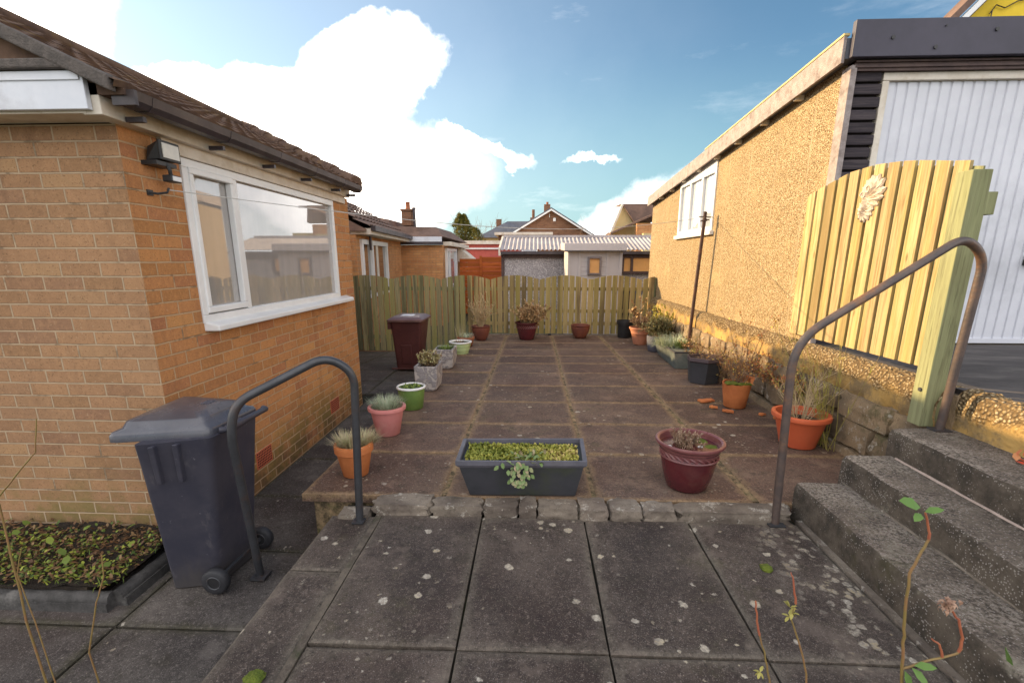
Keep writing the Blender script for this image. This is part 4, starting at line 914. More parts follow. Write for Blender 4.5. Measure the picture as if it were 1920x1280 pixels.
for k in range(30):
    a = k * math.pi / 15
    m_.tube([(o.x + (.190 + .006) * math.cos(a + j * .06), o.y + .196 * math.sin(a + j * .06), o.z + .225 + .05 * j / 4) for j in range(5)], .007, 5)
m_.build('woven_band', M_maroonrim, T, True)
st, lf = MB(), MB()
for _ in range(5): bush(st, lf, (o.x + random.uniform(-.12, .12), o.y + random.uniform(-.1, .1), o.z + .29), 12, .42, 1.2, .004, 16, .034, .024, 4, 5, .3)
st.build('stems', M_straw, T); lf.build('dry_growth', L_tan, T)
T, o = pot('plant_pot', 'empty brown glazed bowl pot alone against the fence', .925, 9.24, [(r_ * 1.02, z_ * .94) for r_, z_ in BEL], M_brownpot, (.165, .2), M_soil)
T, o = pot('plant_pot', 'black cylindrical pot in the right corner of the fence', 1.81, 9.38, [(.125, 0), (.13, .01), (.145, .26), (.162, .262), (.165, .33), (.155, .335), (.14, .33), (.13, .2)], M_black, (.14, .29), M_soil)
T, o = pot('plant_pot', 'pale terracotta bell pot with dead brown stalks and straggly heather', 1.935, 8.53, [(.115, 0), (.122, .01), (.15, .12), (.165, .20), (.172, .205), (.170, .215), (.176, .24), (.184, .243), (.184, .255), (.19, .275), (.205, .28), (.207, .305), (.192, .308), (.18, .29), (.16, .2)], M_bell, (.18, .27), M_soil)
st, lf = MB(), MB(); bush(st, lf, (o.x, o.y, o.z + .27), 26, .30, 1.2, .004, 8, .03, .016, 4, 5, .25); st.build('stems', M_twig, T); lf.build('dry_growth', L_heather, T)
st, lf = MB(), MB(); bush(st, lf, (o.x - .02, o.y, o.z + .27), 5, .55, .3, .004, 10, .05, .03, 3, 5, .12, .6); st.build('stalks', M_twig, T); lf.build('dry_growth', L_tan, T)
T, o = pot('plant_pot', 'blue grey round pot under a dense dark heather bush', 2.03, 7.80, [(.115, 0), (.125, .01), (.145, .12), (.155, .235), (.152, .262), (.142, .262), (.13, .2)], M_bluegrey, (.14, .24), M_soil)
st, lf = MB(), MB()
for _ in range(5): bush(st, lf, (o.x + random.uniform(-.09, .12), o.y + random.uniform(-.1, .1), o.z + .24), 10, .36, .95, .003, 26, .030, .010, 5, 5, .25, .2)
st.build('stems', M_twig, T); lf.build('foliage', leafm('dark heather', (.10, .11, .045), (.17, .17, .08), (.28, .22, .12)), T)
# right row
T, o = pot('plant_pot', 'wide bright orange plastic pot of bent straw stalks by the steps', 2.08, 3.58, P3(.125, .188, .265, .032, .035), M_orangepl, (.165, .20), M_soil)
st, lf = MB(), MB(); bush(st, lf, (o.x, o.y, o.z + .16), 26, .50, .75, .0032, 0, .03, .01, 3, 6, .12); st.build('stalks', M_straw, T)
T, o = pot('plant_pot', 'glossy maroon pot with plaited band holding sparse heather, at the patio front', .985, 2.815, [(.112, 0), (.124, .012), (.150, .10), (.168, .19), (.173, .215), (.168, .22), (.170, .265), (.176, .275)], M_maroon, (.182, .262), M_soil, [(.172, .272), (.190, .282), (.203, .292), (.209, .303), (.206, .312), (.194, .315), (.183, .308), (.180, .285), (.176, .25), (.165, .22)], M_maroonrim)
m_ = MB()
for k in range(26):
    a = k * 2 * math.pi / 26
    for s_ in (1,): m_.tube([(o.x + .170 * math.cos(a + s_ * j * .075), o.y + .170 * math.sin(a + s_ * j * .075), o.z + .262 - .034 * j / 4) for j in range(6)], [.004, .007, .008, .008, .007, .004], 6)
m_.tube([(o.x + .174 * math.cos(k * .21), o.y + .174 * math.sin(k * .21), o.z + .216) for k in range(31)], .006, 6, False); m_.build('plaited_band', M_maroonrim, T, True)
st, lf = MB(), MB()
for _ in range(4): bush(st, lf, (o.x + random.uniform(-.10, .06), o.y + random.uniform(-.08, .08), o.z + .25), 9, .13, 1.0, .0022, 10, .014, .007, 4, 4, .3, .1)
st.build('stems', M_twig, T); lf.build('heather', L_heather, T)
m_ = MB(); m_.rock((o.x + .12, o.y - .02, o.z + .262), (.10, .07, .03), .2, 6, .3); m_.rock((o.x + .09, o.y + .07, o.z + .262), (.09, .08, .035), .2, 6, .3); m_.rock((o.x - .01, o.y + .04, o.z + .262), (.08, .05, .03), .2, 6, .3); m_.build('moss', M_mossm, T, True)
m_ = MB(); m_.rock((o.x + .055, o.y - .03, o.z + .275), (.028, .02, .014), .3, 3, .6); m_.rock((o.x - .14, o.y - .03, o.z + .275), (.04, .02, .014), .3, 3, .6); m_.build('pebbles', M_white, T, True)
# broken terracotta pot, its lip snapped off
T = thing('plant_pot', 'broken orange terracotta pot with snapped rim, moss and a twiggy azalea', 'plant pot', (2.02, 4.62, PZ(4.62)), 'plant pots standing around the patio'); o = V(2.02, 4.62, PZ(4.62) + .004)
m_ = MB(); seg = 48; vs = []; prof = [(.095, 0), (.102, .008), (.118, .12), (.134, .235)]; 
def brk(a): return .245 + .012 * noise.noise(V(math.cos(a) * 3, math.sin(a) * 3, 1)) + (.055 if -.2 < math.sin(a - 5.9) and math.cos(a - .3) > .55 else 0)
rings = [[(o.x + r_ * math.cos(2 * math.pi * k / seg), o.y + r_ * math.sin(2 * math.pi * k / seg), o.z + z_) for k in range(seg)] for r_, z_ in prof]
rings.append([(o.x + (.136 if brk(2 * math.pi * k / seg) < .27 else .155) * math.cos(2 * math.pi * k / seg), o.y + (.136 if brk(2 * math.pi * k / seg) < .27 else .155) * math.sin(2 * math.pi * k / seg), o.z + brk(2 * math.pi * k / seg)) for k in range(seg)])
rings.append([(o.x + .121 * math.cos(2 * math.pi * k / seg), o.y + .121 * math.sin(2 * math.pi * k / seg), o.z + brk(2 * math.pi * k / seg) - .002) for k in range(seg)]); rings.append([(o.x + .11 * math.cos(2 * math.pi * k / seg), o.y + .11 * math.sin(2 * math.pi * k / seg), o.z + .18) for k in range(seg)])
loft(m_, rings); m_.build('pot', M_terra, T, True)
m_ = MB(); m_.lathe((o.x, o.y, o.z + .2), [(.118, 0), (.118, .03), (.06, .045), (.001, .05)], 24); m_.build('soil', M_soil, T, True)
m_ = MB(); m_.rock((o.x - .07, o.y - .05, o.z + .25), (.11, .09, .03), .2, 6, .3); m_.rock((o.x + .04, o.y - .08, o.z + .25), (.12, .06, .028), .2, 6, .3); m_.build('moss', M_mossm, T, True)
st, lf = MB(), MB(); bush(st, lf, (o.x, o.y, o.z + .23), 20, .44, 1.5, .0035, 5, .022, .010, 5, 6, .3, .5); bush(st, lf, (o.x + .05, o.y, o.z + .23), 6, .78, .3, .0045, 6, .026, .013, 4, 6, .16, .5)
st.build('twigs', M_twig, T); lf.build('leaves', leafm('azalea leaves', (.42, .14, .05), (.50, .27, .07), (.55, .42, .08)), T)
# shards
for i, (x, y, a, s_, l) in enumerate([(1.80, 4.78, .3, .16, 'long curved terracotta shard lying left of the broken pot'), (1.79, 4.55, -.3, .075, 'small square terracotta shard in front of the broken pot'), (1.88, 4.42, -.5, .10, 'flat terracotta shard nearest the front of the broken pot'), (2.16, 4.33, .2, .06, 'smallest terracotta shard between the broken and orange pots'), (2.27, 4.22, -.2, .11, 'terracotta shard touching the rear of the bright orange pot')]):
    z = PZ(y) + .004; m_ = MB(); n = 6; vs = []
    for k in range(n + 1):
        q = (k / n - .5) * s_; c_ = .18 * (s_ / 4 - q * q / s_); wd = s_ * .28 * (1 - .5 * abs(k / n - .4)); ca, sa = math.cos(a), math.sin(a)
        for d, hz in ((-wd, 0), (wd, 0), (wd, .016), (-wd, .016)): vs.append((x + q * ca - d * sa, y + q * sa + d * ca, z + .002 + c_ * .6 + hz + .01 * noise.noise(V(k * .9, i, d * 30))))
    m_.add(vs, [(k * 4 + j, k * 4 + (j + 1) % 4, k * 4 + 4 + (j + 1) % 4, k * 4 + 4 + j) for k in range(n) for j in range(4)] + [(3, 2, 1, 0), tuple(n * 4 + j for j in range(4))]); tag(m_.build('pot_shard', M_terra), l, 'shard', 'broken pieces of terracotta on the slabs')

def trough(label, b4, t4, zb, zt, m, rimm, th=.03, rimw=.03, rimh=.05, soil=None, name='planter', lip=.014, rsoil=.03):
    """open box planter from bottom and top corner quads"""
    c = V(sum(p_[0] for p_ in b4) / 4, sum(p_[1] for p_ in b4) / 4, zb); T = thing(name, label, 'planter', c)
    ct = (sum(p_[0] for p_ in t4) / 4, sum(p_[1] for p_ in t4) / 4)
    def ins(q, d, cc): 
        out = []
        for p_ in q: v_ = V(cc[0] - p_[0], cc[1] - p_[1], 0); k = d * 1.3 / v_.length; out.append((p_[0] + v_.x * k, p_[1] + v_.y * k))
        return out
    n = len(b4); Z = lambda q, z: [(x, y, z) for x, y in q]; t1 = ins(t4, lip, ct) if lip > 0 else t4
    m_ = MB(); loft(m_, [Z(b4, zb), Z(t1, zt - rimh)], True); m_.build('body', m, T, bevel=.004)
    m_ = MB(); o1, i1 = Z(t4, zt), Z(ins(t4, rimw, ct), zt); o0, i0 = Z([tuple(p_) for p_ in t4], zt - rimh), Z(ins(t4, rimw, ct), zt - rimh - .02)
    vs = o0 + o1 + i1 + i0; fs = []
    for r_ in range(3): fs += [(r_ * n + k, r_ * n + (k + 1) % n, (r_ + 1) * n + (k + 1) % n, (r_ + 1) * n + k) for k in range(n)]
    fs += [(k, 3 * n + k, 3 * n + (k + 1) % n, (k + 1) % n) for k in range(n)]
    m_.add(vs, fs); m_.build('rim', rimm, T, bevel=.003)
    m_ = MB(); q = ins(t4, rimw - .004, ct); m_.add(Z(q, zt - rsoil), [tuple(range(n))]); m_.build('soil', soil or M_soil, T)
    return T, V(ct[0], ct[1], zt - rsoil)
# charcoal trough at the patio front
T, o = trough('long charcoal trough full of yellow green sedum at the patio front', [(-.375, 2.625), (.268, 2.640), (.275, 2.85), (-.372, 2.84)], [(-.446, 2.548), (.325, 2.575), (.338, 2.945), (-.450, 2.905)], .200, .458, M_charcoal, M_charrim, rimw=.022, rimh=.03, soil=M_mossm, rsoil=.038)
m_ = MB()
for _ in range(2600):
    x, y = random.uniform(-.40, .28), random.uniform(2.60, 2.86); d = rv(.6); d.z = 1
    m_.leaf((x, y, .424 + .012 * noise.noise(V(x * 12, y * 12, 0)) + random.random() * .012), d, V(0, 0, 1), .022, .016, min(1, max(0, .45 + x * .8 + .5 * noise.noise(V(x * 9, y * 9, 1)) + random.uniform(-.4, .3))))
m_.build('sedum', L_sedum, T)
m_ = MB()
for _ in range(70):
    x = random.gauss(-.03, .07); m_.leaf((x, random.uniform(2.55, 2.70), random.uniform(.41, .46)), rv(1) + V(0, -.3, .5), V(0, 0, 1), .045, .02)
for _ in range(46):
    k = random.random(); m_.leaf((-.07 + random.gauss(0, .05) * (1 - k * .6), 2.545 - .012 * k, .462 - .15 * k), V(random.uniform(-.8, .8), -.6, -.6), V(0, -1, 0), .042 * (1 - k * .3), .024)
m_.build('trailing_leaves', leafm('trailing leaves', (.11, .17, .05), (.20, .27, .11), (.36, .27, .17)), T)
# two carved stone planters
for (x0, x1, y0, y1, h, z, lab) in [(-1.305, -1.055, 5.03, 5.36, .285, 0, 'nearer square carved stone planter with pale budding heather'), (-1.335, -1.075, 6.22, 6.56, .27, 0, 'farther square carved stone planter with low green plants')]:
    z = PZ(y0) + .004; T = thing('planter', lab, 'planter', ((x0 + x1) / 2, (y0 + y1) / 2, z), 'square carved stone planters'); m_ = MB(); c = .035
    q = lambda i, zz, ch: [(x0 + i + ch, y0 + i, zz), (x1 - i - ch, y0 + i, zz), (x1 - i, y0 + i + ch, zz), (x1 - i, y1 - i - ch, zz), (x1 - i - ch, y1 - i, zz), (x0 + i + ch, y1 - i, zz), (x0 + i, y1 - i - ch, zz), (x0 + i, y0 + i + ch, zz)]
    loft(m_, [q(.03, z, .03), q(.012, z + .03, .012), q(.0, z + h * .5, .008), q(-.004, z + h, .006), q(.022, z + h, .004), q(.03, z + h - .05, .004)]); m_.build('stone_box', M_carved, T, bevel=.004)
    m_ = MB(); m_.add([(a, b, z + h - .03) for a, b, _ in q(.026, 0, .004)], [tuple(range(8))]); m_.build('soil', M_soil, T)
    st, lf = MB(), MB(); cx_, cy_ = (x0 + x1) / 2, (y0 + y1) / 2
    if y0 < 6:
        for _ in range(5): bush(st, lf, (cx_ + random.uniform(-.08, .06), cy_ + random.uniform(-.1, .1), z + h - .03), 9, .19, .8, .003, 14, .022, .011, 3, 4, .2, .3)
        st.build('stems', M_twig, T); lf.build('heather', leafm('budding heather', (.24, .12, .07), (.42, .40, .15), (.66, .58, .36)), T)
    else:
        tuft(lf, (cx_, cy_, z + h - .03), 160, .11, 1.3, .012, .5, .11, .7); lf.build('plants', L_greens, T)
# slatted grey trough under the pole
T, o = trough('grey trough with silver lavender beside the clothes pole foot', [(1.945, 6.41), (2.235, 6.41), (2.235, 7.50), (1.985, 7.50)], [(1.935, 6.44), (2.29, 6.44), (2.29, 7.58), (1.945, 7.58)], PZ(6.5) + .004, .375, M_wgrey, M_charcoal, rimw=.02, rimh=.02, rsoil=.03, soil=M_mossm, lip=.004)
m_ = MB(); tuft(m_, (2.06, 7.05, .35), 900, .26, 1.5, .007, .6, .20, .8); m_.build('lavender', L_silver, T)
m_ = MB(); tuft(m_, (2.13, 6.85, .35), 220, .17, .9, .010, .4, .07, 1); m_.build('green_tuft', L_greens, T)
# hexagonal dark planter
hx = [(2.06 + .215 * math.cos(R(k * 60 + 22)), 5.64 + .20 * math.sin(R(k * 60 + 22))) for k in range(6)]; hb = [(2.06 + (x - 2.06) * .82, 5.66 + (y - 5.64) * .82) for x, y in hx]
T, o = trough('dark navy hexagonal planter with dead stems beside the broken pot', hb, hx, PZ(5.6) + .004, .470, M_charcoal, plain('hex planter rim', (.10, .075, .085), (.07, .05, .06), 6, .5), rimw=.022, rimh=.04, rsoil=.06)
st, lf = MB(), MB(); bush(st, lf, (2.08, 5.62, .41), 14, .20, 1.6, .0025, 3, .02, .008, 3, 4, .4); st.build('dead_stems', M_twig, T); lf.build('dead_leaves', L_heather, T)

# shrubs growing at the wall foot
def shrub(name, label, c, n, clusters, sp, hgt, spread, leaves, ll, lw, sm, lm, forks=4, curve=.25, lf_from=.3):
    T = thing(name, label, 'plant', c); st, lf = MB(), MB()
    for _ in range(clusters): bush(st, lf, (c[0] + random.uniform(-sp[0], sp[0]), c[1] + random.uniform(-sp[1], sp[1]), c[2]), n, hgt, spread, .004, leaves, ll, lw, forks, 6, curve, lf_from)
    st.build('stems', sm, T); lf.build('leaves', lm, T); return T
shrub('golden_shrub', 'bright yellow leaved shrub against the wall behind the heather pots', (2.27, 8.3, .10), 8, 6, (.04, .55), .66, .35, 15, .04, .026, M_twig, L_yellow)
shrub('straggly_shrub', 'brown twiggy shrub along the wall foot behind the hexagonal planter', (2.29, 6.0, .14), 7, 5, (.03, .5), .5, .5, 9, .03, .015, M_twig, leafm('sparse brown leaves', (.26, .12, .05), (.36, .22, .09), (.3, .3, .08)))
shrub('wall_creeper', 'low red leaved twigs on the wall above the broken pot', (2.31, 4.55, .42), 9, 4, (.02, .45), .30, 1.2, 9, .028, .014, M_twig, leafm('creeper leaves', (.42, .13, .06), (.48, .22, .08), (.4, .34, .08)))
T = thing('broom_plant', 'tall arching broom with green yellow shoots behind the orange pot', 'plant', (2.27, 3.62, .17)); st, lf = MB(), MB()
for _ in range(46):
    a = random.uniform(-1.9, 1.3); L = random.uniform(.45, 1.05); d = V(random.uniform(-.35, .05), random.uniform(-.55, .75), 1).normalized(); p0 = V(2.28 + random.uniform(-.04, .02), 3.60 + random.uniform(-.15, .2), .17); pts = [p0]
    for i in range(7): d = (d + V(random.uniform(-.05, .02), random.uniform(-.06, .06), -.03)).normalized(); pts.append(pts[-1] + d * L / 7)
    for p_ in pts: p_.x = min(p_.x, 2.33 if p_.z < .9 else 2.39)
    st.tube(pts, [.0032 * (1 - .8 * i / 7) for i in range(8)], 5)
    if random.random() < .6:
        for _l in range(10):
            k = random.uniform(.35, .98) * 7; i = int(k); p_ = pts[i].lerp(pts[min(7, i + 1)], k - i); lf.blade(p_, rv(1) + V(0, 0, .8), .09, .004, .1)
st.build('stems', plain('broom stem', (.36, .34, .08), (.30, .22, .08), 12, .7), T); lf.build('leaves', L_yellow, T)

# ---------------------------------------------------------------- picket fence across the back
def picket_run(label, x0, x1, zb, rails, mm, rm, loc):
    T = thing('picket_fence', label, 'fence', loc, 'picket fence runs at the back'); x = x0
    while x < x1:
        cx_ = x + .05; ph = ((cx_ + 2.90) / 1.012) % 1; top = 1.195 + .095 * math.sin(math.pi * ph) ** .75; ph2 = ((x + .10 + 2.90) / 1.012) % 1; phA = ((x + 2.90) / 1.012) % 1
        za = 1.195 + .095 * math.sin(math.pi * phA) ** .75; zc = 1.195 + .095 * math.sin(math.pi * ph2) ** .75
        if abs(za - zc) > .09: za = zc = top
        wd = random.uniform(.094, .106); j = random.uniform(-.004, .004); zz = zb + random.uniform(-.008, .004); m_ = MB(); ti = random.uniform(-.006, .006)
        m_.hexa([(x + j, 9.69, zz), (x + j + wd, 9.69, zz), (x + j + wd, 9.71, zz), (x + j, 9.71, zz)], [(x + j + ti, 9.69, za), (x + j + wd + ti, 9.69, zc), (x + j + wd + ti, 9.71, zc), (x + j + ti, 9.71, za)]); m_.build('picket', mm, T); x += .1215
    for z in rails:
        m_ = MB(); m_.box(x0 - .02, x1 + .02, 9.715, 9.76, z - .035, z + .035); m_.build('rail', rm, T)
    return T
T = picket_run('green algae covered picket fence behind the brown bin, reaching the lower path', -3.80, -1.40, -.262, (1.02, .02), M_fenceL, M_post, (-2.5, 9.7, -.28))
m_ = MB(); m_.box(-3.9, -1.34, 9.66, 9.72, -.34, -.275); m_.build('gravel_board', M_boarddark, T, bevel=.004)
T = picket_run('weathered brown picket fence with arched tops across the back of the patio', -1.335, 2.36, .120, (1.02, .575, .32), M_fence, M_fence, (.5, 9.7, .1))
m_ = MB(); m_.box(-1.33, 2.4, 9.64, 9.74, .03, .104); m_.build('sill_strip', M_kerb, T)
m_ = MB(); m_.box(.31, .37, 9.60, 9.66, .098, .125); m_.build('gate_stop', M_black, T)
m_ = MB(); m_.box(2.36, 2.44, 9.70, 9.78, 0, 1.25); m_.build('post', M_post, T)

# ---------------------------------------------------------------- bed edging and weeds
T = thing('bed_edging', 'dark concrete edging around the weedy bed by the bungalow', 'edging', (-2.3, 2.0, -.13))
for a, b in (((-3.6, 1.96, -.08), (-2.96, 1.975, -.08)), ((-2.95, 1.975, -.08), (-2.13, 1.99, -.08)), ((-2.12, 2.0, -.08), (-2.10, 2.50, -.08))):
    m_ = MB(); A, B = V(*a), V(*b); n = 14; m_.tube([A.lerp(B, i / n) + V(0, 0, .003 * math.sin(i * 2.3)) for i in range(n + 1)], .034, 12, flat=1.0); vs = m_.v
    m_.box(min(A.x, B.x) - (.03 if abs(A.x - B.x) < .1 else 0), max(A.x, B.x) + (.03 if abs(A.x - B.x) < .1 else 0), min(A.y, B.y) - (.03 if abs(A.x - B.x) > .1 else 0), max(A.y, B.y) + (.03 if abs(A.x - B.x) > .1 else 0), -.14, -.085); m_.build('edging_block', plain('edging concrete', (.075, .07, .068), (.04, .038, .036), 14, .85, .006, dirt=(.16, .15, .14)), T, True)
m_ = MB(); n = 44; vs = []; fs = []
for i in range(n + 1):
    for j in range(13):
        x = -4.2 + 2.07 * i / n; y = 1.99 + .53 * j / 12; vs.append((x, y, -.018 + .03 * noise.noise(V(x * 5, y * 5, 0)) + .02 * noise.noise(V(x * 17, y * 17, 3)) + .03 * j / 12))
for i in range(n):
    for j in range(12): fs.append((i * 13 + j, (i + 1) * 13 + j, (i + 1) * 13 + j + 1, i * 13 + j + 1))
m_.add(vs, fs); struct(m_.build('bed_soil', M_soil, None, True))
m_ = MB()
for _ in range(2600):
    x, y = random.uniform(-4.1, -2.12), random.uniform(1.985, 2.50); d = rv(1); d.z = random.uniform(-.1, .7); m_.leaf((x, y, -.012 + random.random() * .05), d, V(0, 0, 1), random.uniform(.012, .034), .014)
tag(m_.build('leaf_litter', L_litter), 'brown fallen leaves on the weedy bed', 'leaf litter', kind='stuff')
m_ = MB()
for _ in range(3300):
    x, y = random.uniform(-4.1, -2.12), random.uniform(1.985, 2.50); k = noise.noise(V(x * 4, y * 4, 0))
    if y > 2.36 and random.random() < .6: continue
    if k < -.3: continue
    if random.random() < .35: m_.blade((x, y, -.015), V(random.uniform(-1, 1), random.uniform(-1, .4), .9), random.uniform(.04, .10), .007, .5)
    else: d = rv(1); d.z = random.uniform(0, .8); m_.leaf((x, y, -.002 + random.random() * .04), d, V(0, 0, 1), random.uniform(.012, .03), .014)
for _ in range(34):
    x, y = random.uniform(-3.6, -2.2), random.uniform(2.06, 2.46); d = rv(1); d.z = .4; m_.leaf((x, y, .02 + random.random() * .03), d, V(0, 0, 1), random.uniform(.03, .07), .035, random.uniform(.2, .75))
tag(m_.build('bed_weeds', L_bed), 'grass, moss and weeds growing over the bed by the brick wall', 'weeds', kind='stuff')

# ---------------------------------------------------------------- foreground shoots
def stem(mb, pts, r0, r1=None):
    P = [V(*p_) for p_ in pts]; out = []; r0 *= .62; r1 = r1 and r1 * .62
    for i in range(len(P) - 1):
        for k in range(4): out.append(P[i].lerp(P[i + 1], k / 4) + rv(.0012))
    out.append(P[-1]); n = len(out); mb.tube(out, [r0 + ((r1 or r0 * .6) - r0) * i / (n - 1) for i in range(n)], 8)
T = thing('rose_bush', 'bare foreground rose stems with a few new leaves in front of the steps', 'plant', (.9, 1.0, .16))
a, b, lf = MB(), MB(), MB()
stem(a, [(.90, .99, .16), (.915, 1, .45), (.920, 1.0, .58), (.905, 1.0, .68), (.893, 1, .76), (.880, 1, .89), (.893, 1, .94), (.906, 1, .982)], .0062, .0045)
stem(b, [(.906, 1, .982), (.900, 1, 1.01), (.884, 1, 1.048)], .005, .0035); b.build('shoot', M_redstem, T, True); b = MB(); stem(a, [(.912, 1, .625), (.97, 1, .652), (1.028, 1, .672), (1.04, 1, .69)], .0048, .004)
stem(b, [(1.035, 1, .68), (1.036, 1, .72), (1.015, 1, .77), (.99, 1, .80)], .0055, .004); b.build('shoot', M_redstem, T, True); b = MB(); stem(b, [(1.0, 1, .665), (.985, 1, .70), (.965, 1, .715)], .005, .003); b.build('shoot', M_redstem, T, True); b = MB()
stem(a, [(.65, .98, .16), (.70, 1, .50), (.688, 1, .60), (.655, 1, .70), (.628, 1, .76)], .0045, .003); stem(b, [(.635, 1, .80), (.622, 1, .86), (.612, 1, .885)], .0045, .002); b.build('shoot', M_redstem, T, True); b = MB(); stem(a, [(.628, 1, .76), (.635, 1, .80)], .003)
stem(a, [(.60, .98, .16), (.615, 1, .5), (.600, 1, .58), (.578, 1, .66), (.560, 1, .71)], .0045, .003); stem(b, [(.560, 1, .71), (.548, 1, .76), (.540, 1, .805)], .0045, .003); b.build('shoot', M_redstem, T, True); b = MB()
for p_, d, L, w_ in (((.872, 1, 1.06), (-1, .2, .3), .045, .034), ((.878, .995, 1.052), (.8, -.3, .35), .036, .018), ((.876, 1, 1.045), (-.7, -.5, -.2), .035, .018), ((.925, .99, .640), (.5, -.5, -.6), .05, .022), ((.93, .99, .645), (.9, -.3, .2), .045, .02), ((.92, 1, .62), (.2, -.4, -.9), .045, .02), ((1.15, 1, .66), (-.4, -.3, .8), .05, .04)): lf.leaf(p_, d, V(0, -.5, 1), L, w_, .35)
for p_ in ((.622, 1, .79), (.630, 1, .775), (.625, 1, .765), (.575, 1, .60)):
    for _ in range(5): lf.leaf(p_, rv(1), V(0, 0, 1), .018, .008, 1.)
a.build('stems', M_rosestem, T, True); lf.build('leaves', L_rose, T)
m_ = MB()
for _ in range(40): m_.leaf((.985 + random.gauss(0, .007), 1 + random.gauss(0, .006), .806 + random.gauss(0, .007)), rv(1), V(0, 0, 1), .012, .010, None, 1.2)
m_.build('withered_flower', leafm('withered petals', (.26, .14, .09), (.42, .27, .19), (.34, .2, .13)), T)
T = thing('bare_shrub', 'thin leafless shoots at the left edge in front of the weedy bed', 'plant', (-1.72, 1.3, -.13))
a, lf = MB(), MB()
stem(a, [(-1.70, 1.30, -.13), (-1.72, 1.3, .4), (-1.70, 1.30, .86), (-1.60, 1.30, .96), (-1.535, 1.3, 1.02), (-1.505, 1.3, 1.13)], .006, .0025); a.build('stem', M_rosestem, T, True); a = MB()
stem(a, [(-1.50, 1.3, -.13), (-1.50, 1.28, .3), (-1.43, 1.28, .50), (-1.385, 1.28, .60), (-1.375, 1.28, .68)], .0045, .003); a.build('stem', M_rosestem, T, True); a = MB()
stem(a, [(-1.62, 1.27, -.13), (-1.66, 1.28, .35), (-1.68, 1.28, .60), (-1.64, 1.28, .70)], .004, .002)
for _ in range(12): lf.leaf((-1.58 + random.uniform(-.03, .05), 1.27, random.uniform(.28, .5)), rv(1), V(0, 0, 1), .045, .028)
a.build('stem', M_rosestem, T, True)
m_ = MB()
for x, y, z in ((2.36, 2.26, .66), (2.345, 2.235, .652), (2.37, 2.22, .67)): m_.leaf((x, y, z), rv(1) + V(-.5, 0, .4), V(0, 0, 1), .05, .03); m_.leaf((x, y, z), rv(1), V(0, 0, 1), .05, .03)
tag(m_.build('red_leaves', L_red), 'few bright red leaves on the top step at the right edge', 'leaves')
m_ = MB(); m_.rock((1.135, 2.05, .155), (.045, .05, .022), .2, 6, .2); tag(m_.build('moss_tuft', M_mossm, None, True), 'little green moss cushion on the slab near the right handrail', 'moss')
m_ = MB(); m_.rock((-.975, 1.34, .158), (.06, .05, .018), .3, 6, .2); tag(m_.build('moss_tuft', M_mossm, None, True), 'flat moss cushion on the left edge strip of the landing', 'moss')

# ---------------------------------------------------------------- neighbouring bungalow beyond the fence
H = thing('brick_bungalow', 'neighbouring orange brick bungalow beyond the picket fence with tiled roof and chimney', 'house', (-3.9, 14.5, -.3))
def wallq(mb, x0, y0, x1, y1, z0, z1, th=.2, side=1):
    d = V(x1 - x0, y1 - y0, 0).normalized(); n_ = V(-d.y, d.x, 0) * th * side
    mb.hexa([(x0, y0, z0), (x1, y1, z0), (x1 + n_.x, y1 + n_.y, z0), (x0 + n_.x, y0 + n_.y, z0)], [(x0, y0, z1), (x1, y1, z1), (x1 + n_.x, y1 + n_.y, z1), (x0 + n_.x, y0 + n_.y, z1)])
m_ = MB()
ax, ay, bx_, by_ = -3.66, 9.95, -4.01, 14.5
def onw(k): return (ax + (bx_ - ax) * k, ay + (by_ - ay) * k)
# main wall in pieces around its window
for k0, k1, z0, z1 in ((0, .06, -.4, 2.1), (.60, 1, -.4, 2.1), (.06, .60, -.4, .75), (.06, .60, 2.02, 2.1)): a_, b_ = onw(k0), onw(k1); wallq(m_, a_[0], a_[1], b_[0], b_[1], z0, z1)
m_.box(-4.01, -2.72, 14.5, 14.7, -.4, 2.02); m_.box(-4.9, -2.74, 14.7, 18.6, -.4, 2.0); m_.box(-6, -3.95, 9.25, 14.4, -.4, 2.2)  # last box is an unseen filler added to block sun from the patio
m_.build('wall', M_brick_far, H)
a_, b_ = onw(.06), onw(.60); f = MB()
def wbar(mb, k0, k1, z0, z1, d0=-.02, d1=.05):
    p0, p1 = onw(k0), onw(k1); d = V(bx_ - ax, by_ - ay, 0).normalized(); n_ = V(d.y, -d.x, 0)
    q = [(p0[0] + n_.x * d0, p0[1] + n_.y * d0), (p0[0] + n_.x * d1, p0[1] + n_.y * d1), (p1[0] + n_.x * d1, p1[1] + n_.y * d1), (p1[0] + n_.x * d0, p1[1] + n_.y * d0)]
    mb.hexa([(x, y, z0) for x, y in q], [(x, y, z1) for x, y in q])
wbar(f, .06, .60, .75, .81); wbar(f, .06, .60, 1.92, 2.02)
for k in (.06, .24, .565): wbar(f, k, k + .028, .81, 1.92)
wn = f.build('window', M_white, H)
f = MB(); wbar(f, .088, .24, .81, 1.92, -.015, -.005); f.build('pane', G_dark, wn); f = MB(); wbar(f, .268, .565, .81, 1.92, -.015, -.005); f.build('pane', G_dark, wn)
f = MB(); wbar(f, .36, .40, .81, 1.92, -.004, .006); f.build('curtain', M_offwhite, wn)
f = MB(); wbar(f, 0, 1.0, 2.10, 2.22, -.1, .32); f.build('fascia', M_offwhite, H)
f = MB(); wbar(f, 0, 1.0, 2.17, 2.27, .32, .42); f.box(-4.0, -2.68, 14.36, 14.42, 2.02, 2.10); wbar(f, .18, .2, 1.8, 2.2, .06, .10); f.build('gutter', M_gut, H)
f = MB(); d = V(bx_ - ax, by_ - ay, 0).normalized(); up_ = V(-d.y, d.x, .50); up_.z = .50
